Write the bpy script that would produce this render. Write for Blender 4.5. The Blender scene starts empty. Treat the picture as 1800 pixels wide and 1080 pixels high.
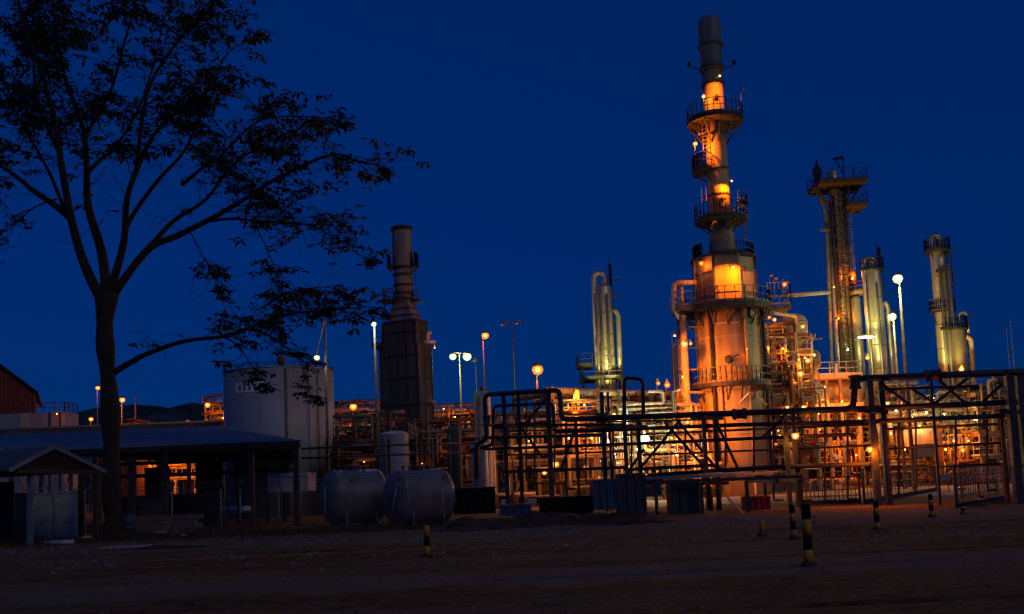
import bpy, math, random
from mathutils import Vector, Matrix
R=math.radians
V=Vector
scn=bpy.context.scene
COL=scn.collection
rnd=random.Random(11)

# ------------------------------------------------------------------ camera
F=1750.; PITCH=R(5); ROLL=R(2.3); EYE=1.6
SH=-math.tan(PITCH)*F/1800+310/1800
_c,_s=math.cos(ROLL),math.sin(ROLL); _cp,_sp=math.cos(PITCH),math.sin(PITCH)
AX_R=V((1,0,0)); AX_U=V((0,-_sp,_cp)); AX_F=V((0,_cp,_sp))
CR=AX_R*_c-AX_U*_s; CU=AX_R*_s+AX_U*_c
def ray(px,py):
    u=(px-900)/F; v=(540-py)/F+SH*1800/F
    return CR*u+CU*v+AX_F
def P(px,py,d):
    r=ray(px,py); return V((0,0,EYE))+r*(d/r.y)
def G(px,py):
    r=ray(px,py); return V((0,0,EYE))+r*(-EYE/r.z)
def Z(px,py,d): return P(px,py,d).z
def X(px,py,d): return P(px,py,d).x
def PL(px,py,a,b):
    # point on the vertical plane that runs through ground points a and b
    n=V((b[1]-a[1],-(b[0]-a[0]),0)); r=ray(px,py); o=V((0,0,EYE)); a3=V((a[0],a[1],0))
    return o+r*(n.dot(a3-o)/n.dot(r))
cam=bpy.data.cameras.new('camera'); co=bpy.data.objects.new('camera',cam); COL.objects.link(co)
m=Matrix.Identity(4)
for i in range(3):
    m[i][0]=CR[i]; m[i][1]=CU[i]; m[i][2]=-AX_F[i]
m[0][3],m[1][3],m[2][3]=0,0,EYE
co.matrix_world=m
cam.sensor_width=36; cam.lens=35; cam.shift_y=SH; cam.clip_end=6000; cam.clip_start=.1
scn.camera=co

# ------------------------------------------------------------------ materials
MATS={}
def mat(name,col,rough=.6,metal=0.,var=.25,scale=3.,bump=.0,col2=None,streak=False,emis=None,estr=0,spec=.5):
    if name in MATS: return MATS[name]
    mt=bpy.data.materials.new(name); mt.use_nodes=True; nt=mt.node_tree; N=nt.nodes; L=nt.links
    b=N['Principled BSDF']; b.inputs['Roughness'].default_value=rough; b.inputs['Metallic'].default_value=metal
    b.inputs['Specular IOR Level'].default_value=spec
    if emis:
        b.inputs['Base Color'].default_value=(.8,.8,.8,1)
        b.inputs['Emission Color'].default_value=(*emis,1); b.inputs['Emission Strength'].default_value=estr
        MATS[name]=mt; return mt
    tc=N.new('ShaderNodeTexCoord'); mp=N.new('ShaderNodeMapping')
    L.new(tc.outputs['Object'],mp.inputs['Vector'])
    if streak: mp.inputs['Scale'].default_value=(1,1,.12)
    n1=N.new('ShaderNodeTexNoise'); n1.inputs['Scale'].default_value=scale; n1.inputs['Detail'].default_value=6; n1.inputs['Roughness'].default_value=.65
    L.new(mp.outputs[0],n1.inputs['Vector'])
    rp=N.new('ShaderNodeValToRGB'); c=col; d=col2 or tuple(x*(1-var*1.6) for x in col)
    rp.color_ramp.elements[0].position=.34; rp.color_ramp.elements[0].color=(*d,1)
    rp.color_ramp.elements[1].position=.62; rp.color_ramp.elements[1].color=(*c,1)
    L.new(n1.outputs['Fac'],rp.inputs['Fac']); L.new(rp.outputs['Color'],b.inputs['Base Color'])
    mr=N.new('ShaderNodeMapRange'); mr.inputs['To Min'].default_value=max(.05,rough-.12); mr.inputs['To Max'].default_value=min(1,rough+.15)
    L.new(n1.outputs['Fac'],mr.inputs['Value']); L.new(mr.outputs[0],b.inputs['Roughness'])
    if bump:
        n2=N.new('ShaderNodeTexNoise'); n2.inputs['Scale'].default_value=scale*6; n2.inputs['Detail'].default_value=4
        L.new(tc.outputs['Object'],n2.inputs['Vector'])
        bp=N.new('ShaderNodeBump'); bp.inputs['Strength'].default_value=bump; bp.inputs['Distance'].default_value=.03
        L.new(n2.outputs['Fac'],bp.inputs['Height']); L.new(bp.outputs[0],b.inputs['Normal'])
    MATS[name]=mt; return mt
M_DARK=mat('dark painted steel',(.045,.047,.052),.6,.1,.4,2.)
M_DARKB=mat('dark blue painted pipe',(.05,.055,.068),.55,.1,.4,2.)
M_GALV=mat('galvanised steel',(.34,.325,.26),.5,.45,.35,4.)
M_STEEL=mat('plant steel',(.26,.22,.15),.6,.2,.4,3.,col2=(.12,.08,.05))
M_ALU=mat('aluminium cladding',(.62,.60,.44),.38,.6,.25,1.6,bump=.12,streak=True)
M_INS=mat('pale insulation',(.56,.50,.36),.6,.1,.3,2.,col2=(.3,.23,.13),streak=True)
M_STACK=mat('weathered grey casing',(.42,.35,.21),.65,.05,.35,1.1,col2=(.22,.165,.09),streak=True,bump=.06)
M_STACKD=mat('sooty top casing',(.20,.24,.22),.6,.1,.35,1.1,streak=True)
M_CASING=mat('dark duct casing',(.085,.12,.095),.75,.05,.45,.9,col2=(.055,.075,.06),streak=True,bump=.05)
M_RUSTY=mat('rust streaked grey duct',(.30,.35,.30),.7,.05,.35,1.1,col2=(.19,.13,.08),streak=True)
M_RUST=mat('rusty steel',(.20,.085,.035),.85,.05,.5,3.,bump=.2)
M_WHITE=mat('white tank paint',(.32,.38,.42),.5,0,.18,.8,col2=(.24,.26,.27),streak=True)
M_CREAM=mat('cream painted steel',(.62,.58,.46),.5,0,.2,1.5,streak=True)
M_BULLET=mat('pale blue grey tank paint',(.21,.24,.27),.45,.1,.2,1.2,col2=(.12,.115,.11))
M_YEL=mat('yellow bollard paint',(.80,.38,.01),.6,0,.3,9.,col2=(.42,.18,.01))
M_BLK=mat('black bollard paint',(.016,.017,.019),.7,0,.3,9.,spec=.15)
M_CONC=mat('concrete',(.20,.175,.15),.9,0,.3,1.2,bump=.2)
M_ROOF=mat('blue grey sheet roof',(.30,.37,.42),.6,.1,.25,1.2)
M_ROOFG=mat('green sheet roof',(.10,.19,.17),.6,.1,.3,1.5)
M_WOOD=mat('dark timber',(.07,.05,.035),.8,0,.4,4.)
M_REDWALL=mat('red sheet cladding',(.20,.04,.03),.7,0,.2,1.)
M_RED=mat('red paint',(.35,.03,.025),.6,0,.3,3.)
M_BLUE=mat('blue skip paint',(.04,.12,.22),.55,.1,.35,2.2,col2=(.04,.07,.12))
M_BLUED=mat('dark blue skip paint',(.03,.065,.11),.6,.1,.35,2.2,col2=(.05,.04,.03))
M_DOOR=mat('grey blue gate sheet',(.50,.58,.60),.6,.05,.25,2.)
M_TRIM=mat('weathered blue trim',(.13,.22,.29),.6,0,.25,3.)
M_BARK=mat('bark',(.055,.042,.032),.95,0,.5,7.,bump=.6)
M_LEAF=mat('leaf',(.045,.07,.022),.7,0,.5,1.3)
M_EARTH=mat('bare earth',(.12,.075,.05),1,0,.5,1.5,bump=.5,spec=.1)
M_GRATE=mat('deck grating',(.13,.12,.11),.7,.2,.3,5.)
M_HILL=mat('wooded hill',(.07,.10,.10),1,0,.5,.05,spec=0)
M_STONE=mat('stone',(.34,.28,.24),.95,0,.5,2.,spec=.1)
M_LITTER=mat('leaf litter',(.20,.12,.06),.95,0,.6,2.,spec=.1)
M_PLAST=mat('pale plastic',(.50,.60,.66),.5,0,.2,2.)
M_ORANGE=mat('orange plastic',(.55,.12,.02),.6,0,.2,2.)
SOD=(1,.165,.001); WARM=(1,.30,.02); YEL=(1,.84,.24); MERC=(1,.96,.42); COOL=(.85,1,.80)
E_SOD=mat('sodium lamp glass',(1,1,1),emis=(1,.50,.09),estr=6)
E_DIM=mat('dim sodium lamp glass',(1,1,1),emis=(1,.40,.06),estr=3.2)
E_WARM=mat('warm lamp glass',(1,1,1),emis=(1,.60,.17),estr=8)
E_MERC=mat('mercury lamp glass',(1,1,1),emis=(.95,1,.6),estr=30)
E_COOL=mat('white lamp glass',(1,1,1),emis=(.86,1,.88),estr=14)

# ------------------------------------------------------------------ mesh builder
class MB:
    def __init__(s): s.v=[]; s.f=[]; s.sm=[]
    def add(s,vs,fs,smooth=False):
        o=len(s.v); s.v+=[V(x) for x in vs]; s.f+=[tuple(i+o for i in f) for f in fs]; s.sm+=[smooth]*len(fs); return s
    def obox(s,c,ax,ay,az):
        c=V(c); vs=[c+ax*i+ay*j+az*k for i in(-1,1) for j in(-1,1) for k in(-1,1)]
        return s.add(vs,[(0,1,3,2),(4,6,7,5),(0,4,5,1),(2,3,7,6),(0,2,6,4),(1,5,7,3)])
    def box(s,c,size,rz=0.):
        a=math.cos(rz),math.sin(rz)
        return s.obox(c,V((a[0],a[1],0))*size[0]/2,V((-a[1],a[0],0))*size[1]/2,V((0,0,size[2]/2)))
    def bar(s,p,q,w,h=None):
        p,q=V(p),V(q); d=q-p; l=d.length
        if l<1e-6: return s
        d/=l; up=V((0,0,1)) if abs(d.z)<.95 else V((0,1,0))
        a=d.cross(up).normalized(); b=a.cross(d)
        return s.obox((p+q)/2,d*l/2,a*w/2,b*(h or w)/2)
    def ring(s,c,a,b,r,n): return [c+a*(r*math.cos(2*math.pi*i/n))+b*(r*math.sin(2*math.pi*i/n)) for i in range(n)]
    def sweep(s,pts,rs,n=8,caps=True,smooth=True):
        pts=[V(p) for p in pts]; m=len(pts)
        if not hasattr(rs,'__len__'): rs=[rs]*m
        t0=(pts[1]-pts[0]).normalized(); up=V((0,0,1)) if abs(t0.z)<.9 else V((0,1,0))
        a=t0.cross(up).normalized(); vs=[]
        for i in range(m):
            t=(pts[min(i+1,m-1)]-pts[max(i-1,0)]).normalized()
            a=(a-t*a.dot(t)); a=a.normalized() if a.length>1e-6 else t.orthogonal().normalized()
            b=t.cross(a); vs+=s.ring(pts[i],a,b,rs[i],n)
        fs=[(i*n+j,i*n+(j+1)%n,(i+1)*n+(j+1)%n,(i+1)*n+j) for i in range(m-1) for j in range(n)]
        if caps: fs+=[tuple(range(n))[::-1],tuple(range((m-1)*n,m*n))]
        return s.add(vs,fs,smooth)
    def tube(s,p,q,r,n=8,r2=None): return s.sweep([p,q],[r,r if r2 is None else r2],n)
    def pipe(s,pts,r,n=8,er=None):
        pts=[V(p) for p in pts]; er=er or r*2.2; out=[pts[0]]
        for i in range(1,len(pts)-1):
            a=pts[i-1]-pts[i]; b=pts[i+1]-pts[i]; e=min(er,a.length*.45,b.length*.45)
            if e<1e-4: continue
            a.normalize(); b.normalize(); p0=pts[i]+a*e; p1=pts[i]+b*e
            for k in range(5):
                t=k/4; out.append(p0*(1-t)**2+pts[i]*2*t*(1-t)+p1*t*t)
        out.append(pts[-1]); return s.sweep(out,r,n)
    def lathe(s,base,prof,n=24,axis=None,caps=True,a0=0.,smooth=True):
        base=V(base); ax=V(axis).normalized() if axis else V((0,0,1))
        a=V((1,0,0)) if axis is None else (ax.cross(V((0,0,1))).normalized() if abs(ax.z)<.9 else V((1,0,0)))
        b=ax.cross(a); vs=[]
        for r,z in prof:
            for i in range(n):
                t=2*math.pi*i/n+a0; vs.append(base+ax*z+a*(r*math.cos(t))+b*(r*math.sin(t)))
        m=len(prof); fs=[(i*n+j,i*n+(j+1)%n,(i+1)*n+(j+1)%n,(i+1)*n+j) for i in range(m-1) for j in range(n)]
        o=len(s.v); s.add(vs,fs,smooth)
        if caps: s.f+=[tuple(o+j for j in range(n))[::-1],tuple(o+(m-1)*n+j for j in range(n))]; s.sm+=[False,False]
        return s
    def arcdeck(s,c,r0,r1,a0,a1,t,n=28):
        c=V(c); vs=[]
        for i in range(n+1):
            a=a0+(a1-a0)*i/n; d=V((math.cos(a),math.sin(a),0))
            vs+=[c+d*r0,c+d*r1,c+d*r1-V((0,0,t)),c+d*r0-V((0,0,t))]
        fs=[]
        for i in range(n):
            for k in range(4): fs.append((i*4+k,(i+1)*4+k,(i+1)*4+(k+1)%4,i*4+(k+1)%4))
        if abs(a1-a0)<6.28: fs+=[(0,1,2,3),(n*4+3,n*4+2,n*4+1,n*4)]
        return s.add(vs,fs)
    def rail(s,pts,h=1.1,r=.03,posts=True,step=1.5,toe=True):
        pts=[V(p) for p in pts]; U=V((0,0,1))
        for p,q in zip(pts,pts[1:]):
            l=(q-p).length
            if l<.05: continue
            for k in (h,h*.52): s.bar(p+U*k,q+U*k,r*1.6)
            if toe: s.bar(p+U*.08,q+U*.08,.02,.15)
            n=max(1,int(l/step+.5))
            for i in range(n+1): s.bar(p+(q-p)*(i/n),p+(q-p)*(i/n)+U*h,r*1.6)
        return s
    def build(s,name,mt,parent=None,at=None):
        me=bpy.data.meshes.new(name); o=bpy.data.objects.new(name,me); COL.objects.link(o)
        if parent is not None: org=V(parent['_org'])
        elif at is not None: org=V(at)
        else: org=V((0,0,0))
        me.from_pydata([tuple(v-org) for v in s.v],[],s.f); me.polygons.foreach_set('use_smooth',s.sm)
        me.update(); me.materials.append(mt); o['_org']=list(org)
        if parent is not None: o.parent=parent
        else: o.location=org
        return o
def tag(o,label,cat,group=None,kind=None):
    if label: o['label']=label
    if cat: o['category']=cat
    if group: o['group']=group
    if kind: o['kind']=kind
    return o
def thing(name,label,cat,loc,group=None):
    o=bpy.data.objects.new(name,None); COL.objects.link(o); o.location=V(loc); o['_org']=list(V(loc)); o.empty_display_size=.2
    return tag(o,label,cat,group)
def struct(name,mb,mt): o=mb.build(name,mt); o['kind']='structure'; return o
def copy_tree(o,parent=None):
    c=o.copy(); COL.objects.link(c); c.parent=parent
    for ch in list(o.children): copy_tree(ch,c)
    return c
def arc(c,r,a0,a1,n=16): return [V(c)+V((math.cos(a0+(a1-a0)*i/n)*r,math.sin(a0+(a1-a0)*i/n)*r,0)) for i in range(n+1)]
LP=.33
def light(parent,pos,color,power,radius=.15,aim=None,cone=80,blend=.25):
    ld=bpy.data.lights.new('lamp_light','SPOT' if aim is not None else 'POINT'); ld.color=color; ld.energy=power*LP; ld.shadow_soft_size=radius
    o=bpy.data.objects.new('lamp_light',ld); COL.objects.link(o); o.parent=parent; o.location=V(pos)-V(parent['_org'])
    if aim is not None:
        ld.spot_size=R(cone); ld.spot_blend=blend; o.rotation_euler=(V(aim)-V(pos)).to_track_quat('-Z','Y').to_euler()
    return o
EM={'s':(E_SOD,SOD),'d':(E_DIM,SOD),'w':(E_WARM,WARM),'m':(E_MERC,MERC),'c':(E_COOL,COOL),'y':(E_MERC,YEL)}
def glass(name,col,st,tr):  # see-through glowing shell that gives the lamp its halo
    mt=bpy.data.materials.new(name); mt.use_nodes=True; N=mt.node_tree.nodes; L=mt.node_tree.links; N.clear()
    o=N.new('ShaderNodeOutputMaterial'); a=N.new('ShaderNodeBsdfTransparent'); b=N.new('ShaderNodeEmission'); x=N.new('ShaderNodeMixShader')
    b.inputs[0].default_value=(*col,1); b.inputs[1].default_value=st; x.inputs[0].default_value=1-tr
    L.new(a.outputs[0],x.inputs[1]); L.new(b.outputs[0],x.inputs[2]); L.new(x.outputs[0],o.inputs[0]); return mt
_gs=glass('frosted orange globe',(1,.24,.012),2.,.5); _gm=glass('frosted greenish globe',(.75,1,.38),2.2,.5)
HALO_GLOBE={'s':_gs,'d':glass('dim orange globe',(1,.2,.01),1.0,.45),'w':glass('frosted amber globe',(1,.36,.05),1.6,.45),'m':_gm,'y':glass('frosted yellow globe',(1,.85,.2),1.4,.45),'c':glass('frosted white globe',(.8,1,.75),1.8,.4)}
def fixture(parent,p,k='s',power=300,r=.17,arm=None,aim=None,cone=80,off=None):
    """bracket lamp: cap and arm with a glass globe below; arm = end of its bracket"""
    p=V(p); mb=MB(); e,c=EM[k]; r*=rnd.uniform(.78,1.15)*(1 if r>=.15 else .65); power*=rnd.uniform(.8,1.2)  # most small lamps are added fill, so their bulbs shrink to dots
    mb.lathe(p+V((0,0,r*.55)),[(r*.72,0),(r*.7,r*.2),(r*.35,r*.6),(r*.15,r*.8)],10)
    if arm is not None:
        a=V(arm); top=p+V((0,0,r*1.4)); mb.pipe([a,V((a.x,a.y,top.z+.12)),top+V((0,0,.12)),top] if (a-top).length>.6 else [a,top],.025,6)
    o=mb.build('lamp',M_STEEL,parent)
    gl=[(.1,-1.),(.7,-.72),(1.,-.1),(.85,.45),(.5,.7)]
    if r>=.13:   # frosted globe round a bright arc tube, enlarged and self-glowing as a painted halo
        g=MB().lathe(p,[(a*r,b*r) for a,b in gl],14).build('halo_globe',HALO_GLOBE[k],o); r*=.5
    MB().lathe(p,[(a*r,b*r) for a,b in gl],10).build('bulb',e,o)
    if power: light(parent,p+(V(off) if off else V((0,-r*1.3,-r*1.3))),c,power,.1,aim,cone)
    return o

# ------------------------------------------------------------------ sky, sun, view
w=bpy.data.worlds.new('World'); scn.world=w; w.use_nodes=True; nt=w.node_tree
sk=nt.nodes.new('ShaderNodeTexSky'); sk.sky_type='NISHITA'; sk.sun_disc=False
SUN_EL,SUN_AZ=R(5),R(146)      # the last glow of dusk, low behind the camera
sk.sun_elevation=SUN_EL; sk.sun_rotation=SUN_AZ; sk.ozone_density=6; sk.air_density=1.; sk.dust_density=.3
mx=nt.nodes.new('ShaderNodeMix'); mx.data_type='RGBA'; mx.blend_type='MULTIPLY'; mx.inputs[0].default_value=1
mx.inputs[7].default_value=(.004,.17,.58,1)
nt.links.new(sk.outputs[0],mx.inputs[6]); bg=nt.nodes['Background']
m2=nt.nodes.new('ShaderNodeMix'); m2.data_type='RGBA'; m2.inputs[0].default_value=.72   # an even deep dusk blue under the thin glow
m2.inputs[7].default_value=(.003,.124,.66,1)
nt.links.new(mx.outputs[2],m2.inputs[6]); nt.links.new(m2.outputs[2],bg.inputs[0]); bg.inputs[1].default_value=.15
sl=bpy.data.lights.new('sun','SUN'); sl.energy=.16; sl.angle=R(20); sl.color=(1,.72,.42)
so=bpy.data.objects.new('sun',sl); COL.objects.link(so)
sd=V((math.sin(SUN_AZ)*math.cos(R(34)),math.cos(SUN_AZ)*math.cos(R(34)),math.sin(R(34))))
so.rotation_euler=sd.to_track_quat('Z','Y').to_euler(); so.location=(30,-30,60)
scn.view_settings.view_transform='Standard'; scn.view_settings.look='None'; scn.view_settings.exposure=0; scn.view_settings.gamma=1
scn.cycles.use_denoising=True; scn.cycles.max_bounces=5; scn.cycles.filter_width=1.35
# ------------------------------------------------------------------ ground
from mathutils import noise as mnoise
def gmat():
    mt=bpy.data.materials.new('gravel yard ground'); mt.use_nodes=True; N=mt.node_tree.nodes; L=mt.node_tree.links; b=N['Principled BSDF']
    b.inputs['Roughness'].default_value=.95; b.inputs['Specular IOR Level'].default_value=.15
    tc=N.new('ShaderNodeTexCoord')
    def noise(sc,det=5,stretch=None):
        n=N.new('ShaderNodeTexNoise'); n.inputs['Scale'].default_value=sc; n.inputs['Detail'].default_value=det; n.inputs['Roughness'].default_value=.7
        if stretch:
            mp=N.new('ShaderNodeMapping'); mp.inputs['Scale'].default_value=stretch; L.new(tc.outputs['Object'],mp.inputs[0]); L.new(mp.outputs[0],n.inputs['Vector'])
        else: L.new(tc.outputs['Object'],n.inputs['Vector'])
        return n
    def ramp(src,p0,c0,p1,c1):
        r=N.new('ShaderNodeValToRGB'); r.color_ramp.elements[0].position=p0; r.color_ramp.elements[0].color=(*c0,1); r.color_ramp.elements[1].position=p1; r.color_ramp.elements[1].color=(*c1,1)
        L.new(src,r.inputs[0]); return r
    def mix(f,a,c,mode='MIX'):
        x=N.new('ShaderNodeMix'); x.data_type='RGBA'; x.blend_type=mode
        if hasattr(f,'is_linked') or hasattr(f,'links'): L.new(f,x.inputs[0])
        else: x.inputs[0].default_value=f
        L.new(a,x.inputs[6]); L.new(c,x.inputs[7]); return x.outputs[2]
    big=noise(.22,6,(.35,1.6,1)); mid=noise(2.6,10); fine=noise(17,12); 
    earth=ramp(mid.outputs[0],.35,(.08,.035,.008),.65,(.46,.24,.065))
    grav=ramp(fine.outputs[0],.36,(.08,.05,.018),.66,(.62,.44,.19))
    f=ramp(big.outputs[0],.43,(0,0,0),.56,(1,1,1))
    col=mix(f.outputs[0],earth.outputs[0],grav.outputs[0])
    # the packed gravel track across the yard and the worn drive to the gate
    sx=N.new('ShaderNodeSeparateXYZ'); L.new(tc.outputs['Object'],sx.inputs[0])
    def band(y0,wd):
        a=N.new('ShaderNodeMath'); a.operation='SUBTRACT'; L.new(sx.outputs[1],a.inputs[0]); a.inputs[1].default_value=y0
        n=noise(.5,4); q=N.new('ShaderNodeMath'); q.operation='MULTIPLY_ADD'; L.new(n.outputs[0],q.inputs[0]); q.inputs[1].default_value=3.; L.new(a.outputs[0],q.inputs[2])
        d=N.new('ShaderNodeMath'); d.operation='ABSOLUTE'; L.new(q.outputs[0],d.inputs[0])
        r=N.new('ShaderNodeMapRange'); L.new(d.outputs[0],r.inputs[0]); r.inputs[1].default_value=wd; r.inputs[2].default_value=wd*.5; r.inputs[3].default_value=0; r.inputs[4].default_value=1
        return r.outputs[0]
    pale=ramp(fine.outputs[0],.3,(.20,.15,.08),.7,(.52,.40,.24))
    col=mix(band(19.,2.),col,pale.outputs[0]); col=mix(band(11.6,1.0),col,pale.outputs[0])
    pale2=ramp(fine.outputs[0],.3,(.18,.14,.08),.7,(.44,.34,.21)); col=mix(band(36,6.),col,pale2.outputs[0])
    L.new(col,b.inputs['Base Color'])
    bp=N.new('ShaderNodeBump'); bp.inputs['Strength'].default_value=1; bp.inputs['Distance'].default_value=.2
    ad=N.new('ShaderNodeMath'); ad.operation='MULTIPLY_ADD'; L.new(mid.outputs[0],ad.inputs[0]); ad.inputs[1].default_value=1.2; L.new(fine.outputs[0],ad.inputs[2])
    L.new(ad.outputs[0],bp.inputs['Height']); L.new(bp.outputs[0],b.inputs['Normal'])
    return mt
RUTS=(10.6,12.3,17.6,19.4,27.2,29.)   # wheel ruts that cross the yard
def gh(x,y):
    if y<7 or y>46: return 0.
    k=min(1,(y-7)/3,(46-y)/6)
    return k*(mnoise.noise(V((x*.35,y*.5,0)))*.06+mnoise.noise(V((x*1.3,y*1.7,5)))*.03)-.02*k-k*sum(.045*math.exp(-((y-c-.35*math.sin(x*.11+c)-.12*mnoise.noise(V((x*.3,c,7))))/.16)**2) for c in RUTS)
mb=MB(); ys=[-60,-20,0,7]+[7+i*.13 for i in range(1,301)]+[47,50,60,80,120,200,400,700,1000]
xs=[-1000,-500,-250,-120,-60]+[-40+i*.6 for i in range(134)]+[60,120,250,500,1000]
vs=[(x,y,gh(x,y)) for y in ys for x in xs]; n=len(xs)
mb.add(vs,[(j*n+i,j*n+i+1,(j+1)*n+i+1,(j+1)*n+i) for j in range(len(ys)-1) for i in range(n-1)],True)
struct('ground',mb,gmat())
mb=MB(); mb.box((36,93,.004),(84,76,.004)); struct('plant_pavement',mb,M_CONC)
# wooded hills on the skyline beyond the plant
mb=MB(); nx=160; rows=[(430,0.),(470,.55),(520,.85),(580,1.),(700,.6),(900,0)]; vs=[]
for yy,k in rows:
    for i in range(nx):
        x=-420+i*900/(nx-1)
        h=54+8*mnoise.noise(V((x*.012,yy*.004,2)))+5*mnoise.noise(V((x*.05,yy*.02,3)))+2.6*mnoise.noise(V((x*.4,yy*.05,3)))
        h*=1 if x<-60 else max(.5,1-(x+60)/260)
        vs.append((x,yy,h*k-.5))
mb.add(vs,[(j*nx+i,j*nx+i+1,(j+1)*nx+i+1,(j+1)*nx+i) for j in range(len(rows)-1) for i in range(nx-1)],True)
struct('hill',mb,M_HILL)
# loose stones and leaf litter on the yard
def rock(mb,p,s,r):
    a=r.uniform(0,6.28); ca,sa=math.cos(a),math.sin(a); f=r.uniform(.35,.7)
    vs=[]
    for x,y,z in((1,0,0),(.2,.9,.1),(-.8,.5,0),(-.9,-.5,.1),(.1,-1,0),(.3,.1,1),(-.3,-.1,.85)):
        x*=s*r.uniform(.8,1.2); y*=s*r.uniform(.8,1.2); z=z*s*f
        vs.append((p[0]+x*ca-y*sa,p[1]+x*sa+y*ca,p[2]+z))
    mb.add(vs,[(0,1,5),(1,2,6),(1,6,5),(2,3,6),(3,4,6),(4,5,6),(4,0,5)])
r=random.Random(5); mb=MB()
for i in range(5200):
    y=9+36*r.random()**1.6; x=r.uniform(-.62,.62)*y*1.0
    rock(mb,(x,y,gh(x,y)-.006),r.uniform(.008,.028)*(1+y*.02),r)
for i in range(2600):
    y=r.gauss(33.5,1.6) if i%3 else r.gauss(26,2.5); x=r.uniform(-.55,.3)*y if i%3 else r.uniform(-.5,.55)*y
    y=min(max(y,12),44); rock(mb,(x,y,gh(x,y)-.015),r.choice((.03,.05,.07,.11))*r.uniform(.6,1.2),r)
o=mb.build('gravel',M_STONE); tag(o,None,None,kind='stuff')
mb=MB()
for i in range(5000):
    if r.random()<.85:
        y=r.gauss(35,3.); x=r.uniform(-.56,.12)*y if r.random()<.7 else r.uniform(-.5,.5)*y
    else:
        y=r.choice([14,17,25,28])+r.gauss(0,1.); x=r.uniform(-.55,.55)*y
    y=min(max(y,9),45); s=r.uniform(.02,.055); a=r.uniform(0,6.28); z=gh(x,y)+r.uniform(.005,.05)
    d=V((math.cos(a),math.sin(a),r.uniform(-.3,.4)))*s; e=V((-math.sin(a),math.cos(a),r.uniform(-.3,.3)))*s*.6; c=V((x,y,z))
    mb.add([c-d,c+e,c+d,c-e],[(0,1,2,3)])
o=mb.build('leaf_litter',M_LITTER); tag(o,None,None,kind='stuff')

mb=MB()
for i in range(900):     # dry weeds in tufts along the fence foot and the dirt bank
    cy=r.gauss(39.2,1.0); cx=r.uniform(-.52,.1)*cy; h=r.uniform(.12,.45)
    for k in range(7):
        a=r.uniform(0,6.28); p=V((cx+r.gauss(0,.09),cy+r.gauss(0,.09),gh(cx,cy)-.02)); d=V((math.cos(a)*.35,math.sin(a)*.35,1))*h*r.uniform(.6,1.1); s=V((-math.sin(a),math.cos(a),0))*.012
        mb.add([p-s,p+s,p+d*.6+s*.6,p+d+V((math.cos(a),math.sin(a),-.3))*h*.2,p+d*.6-s*.6],[(0,1,2,4),(4,2,3)])
o=mb.build('weeds',mat('dry weeds',(.13,.11,.04),.9,0,.5,2.)); tag(o,None,None,kind='stuff')

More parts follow.
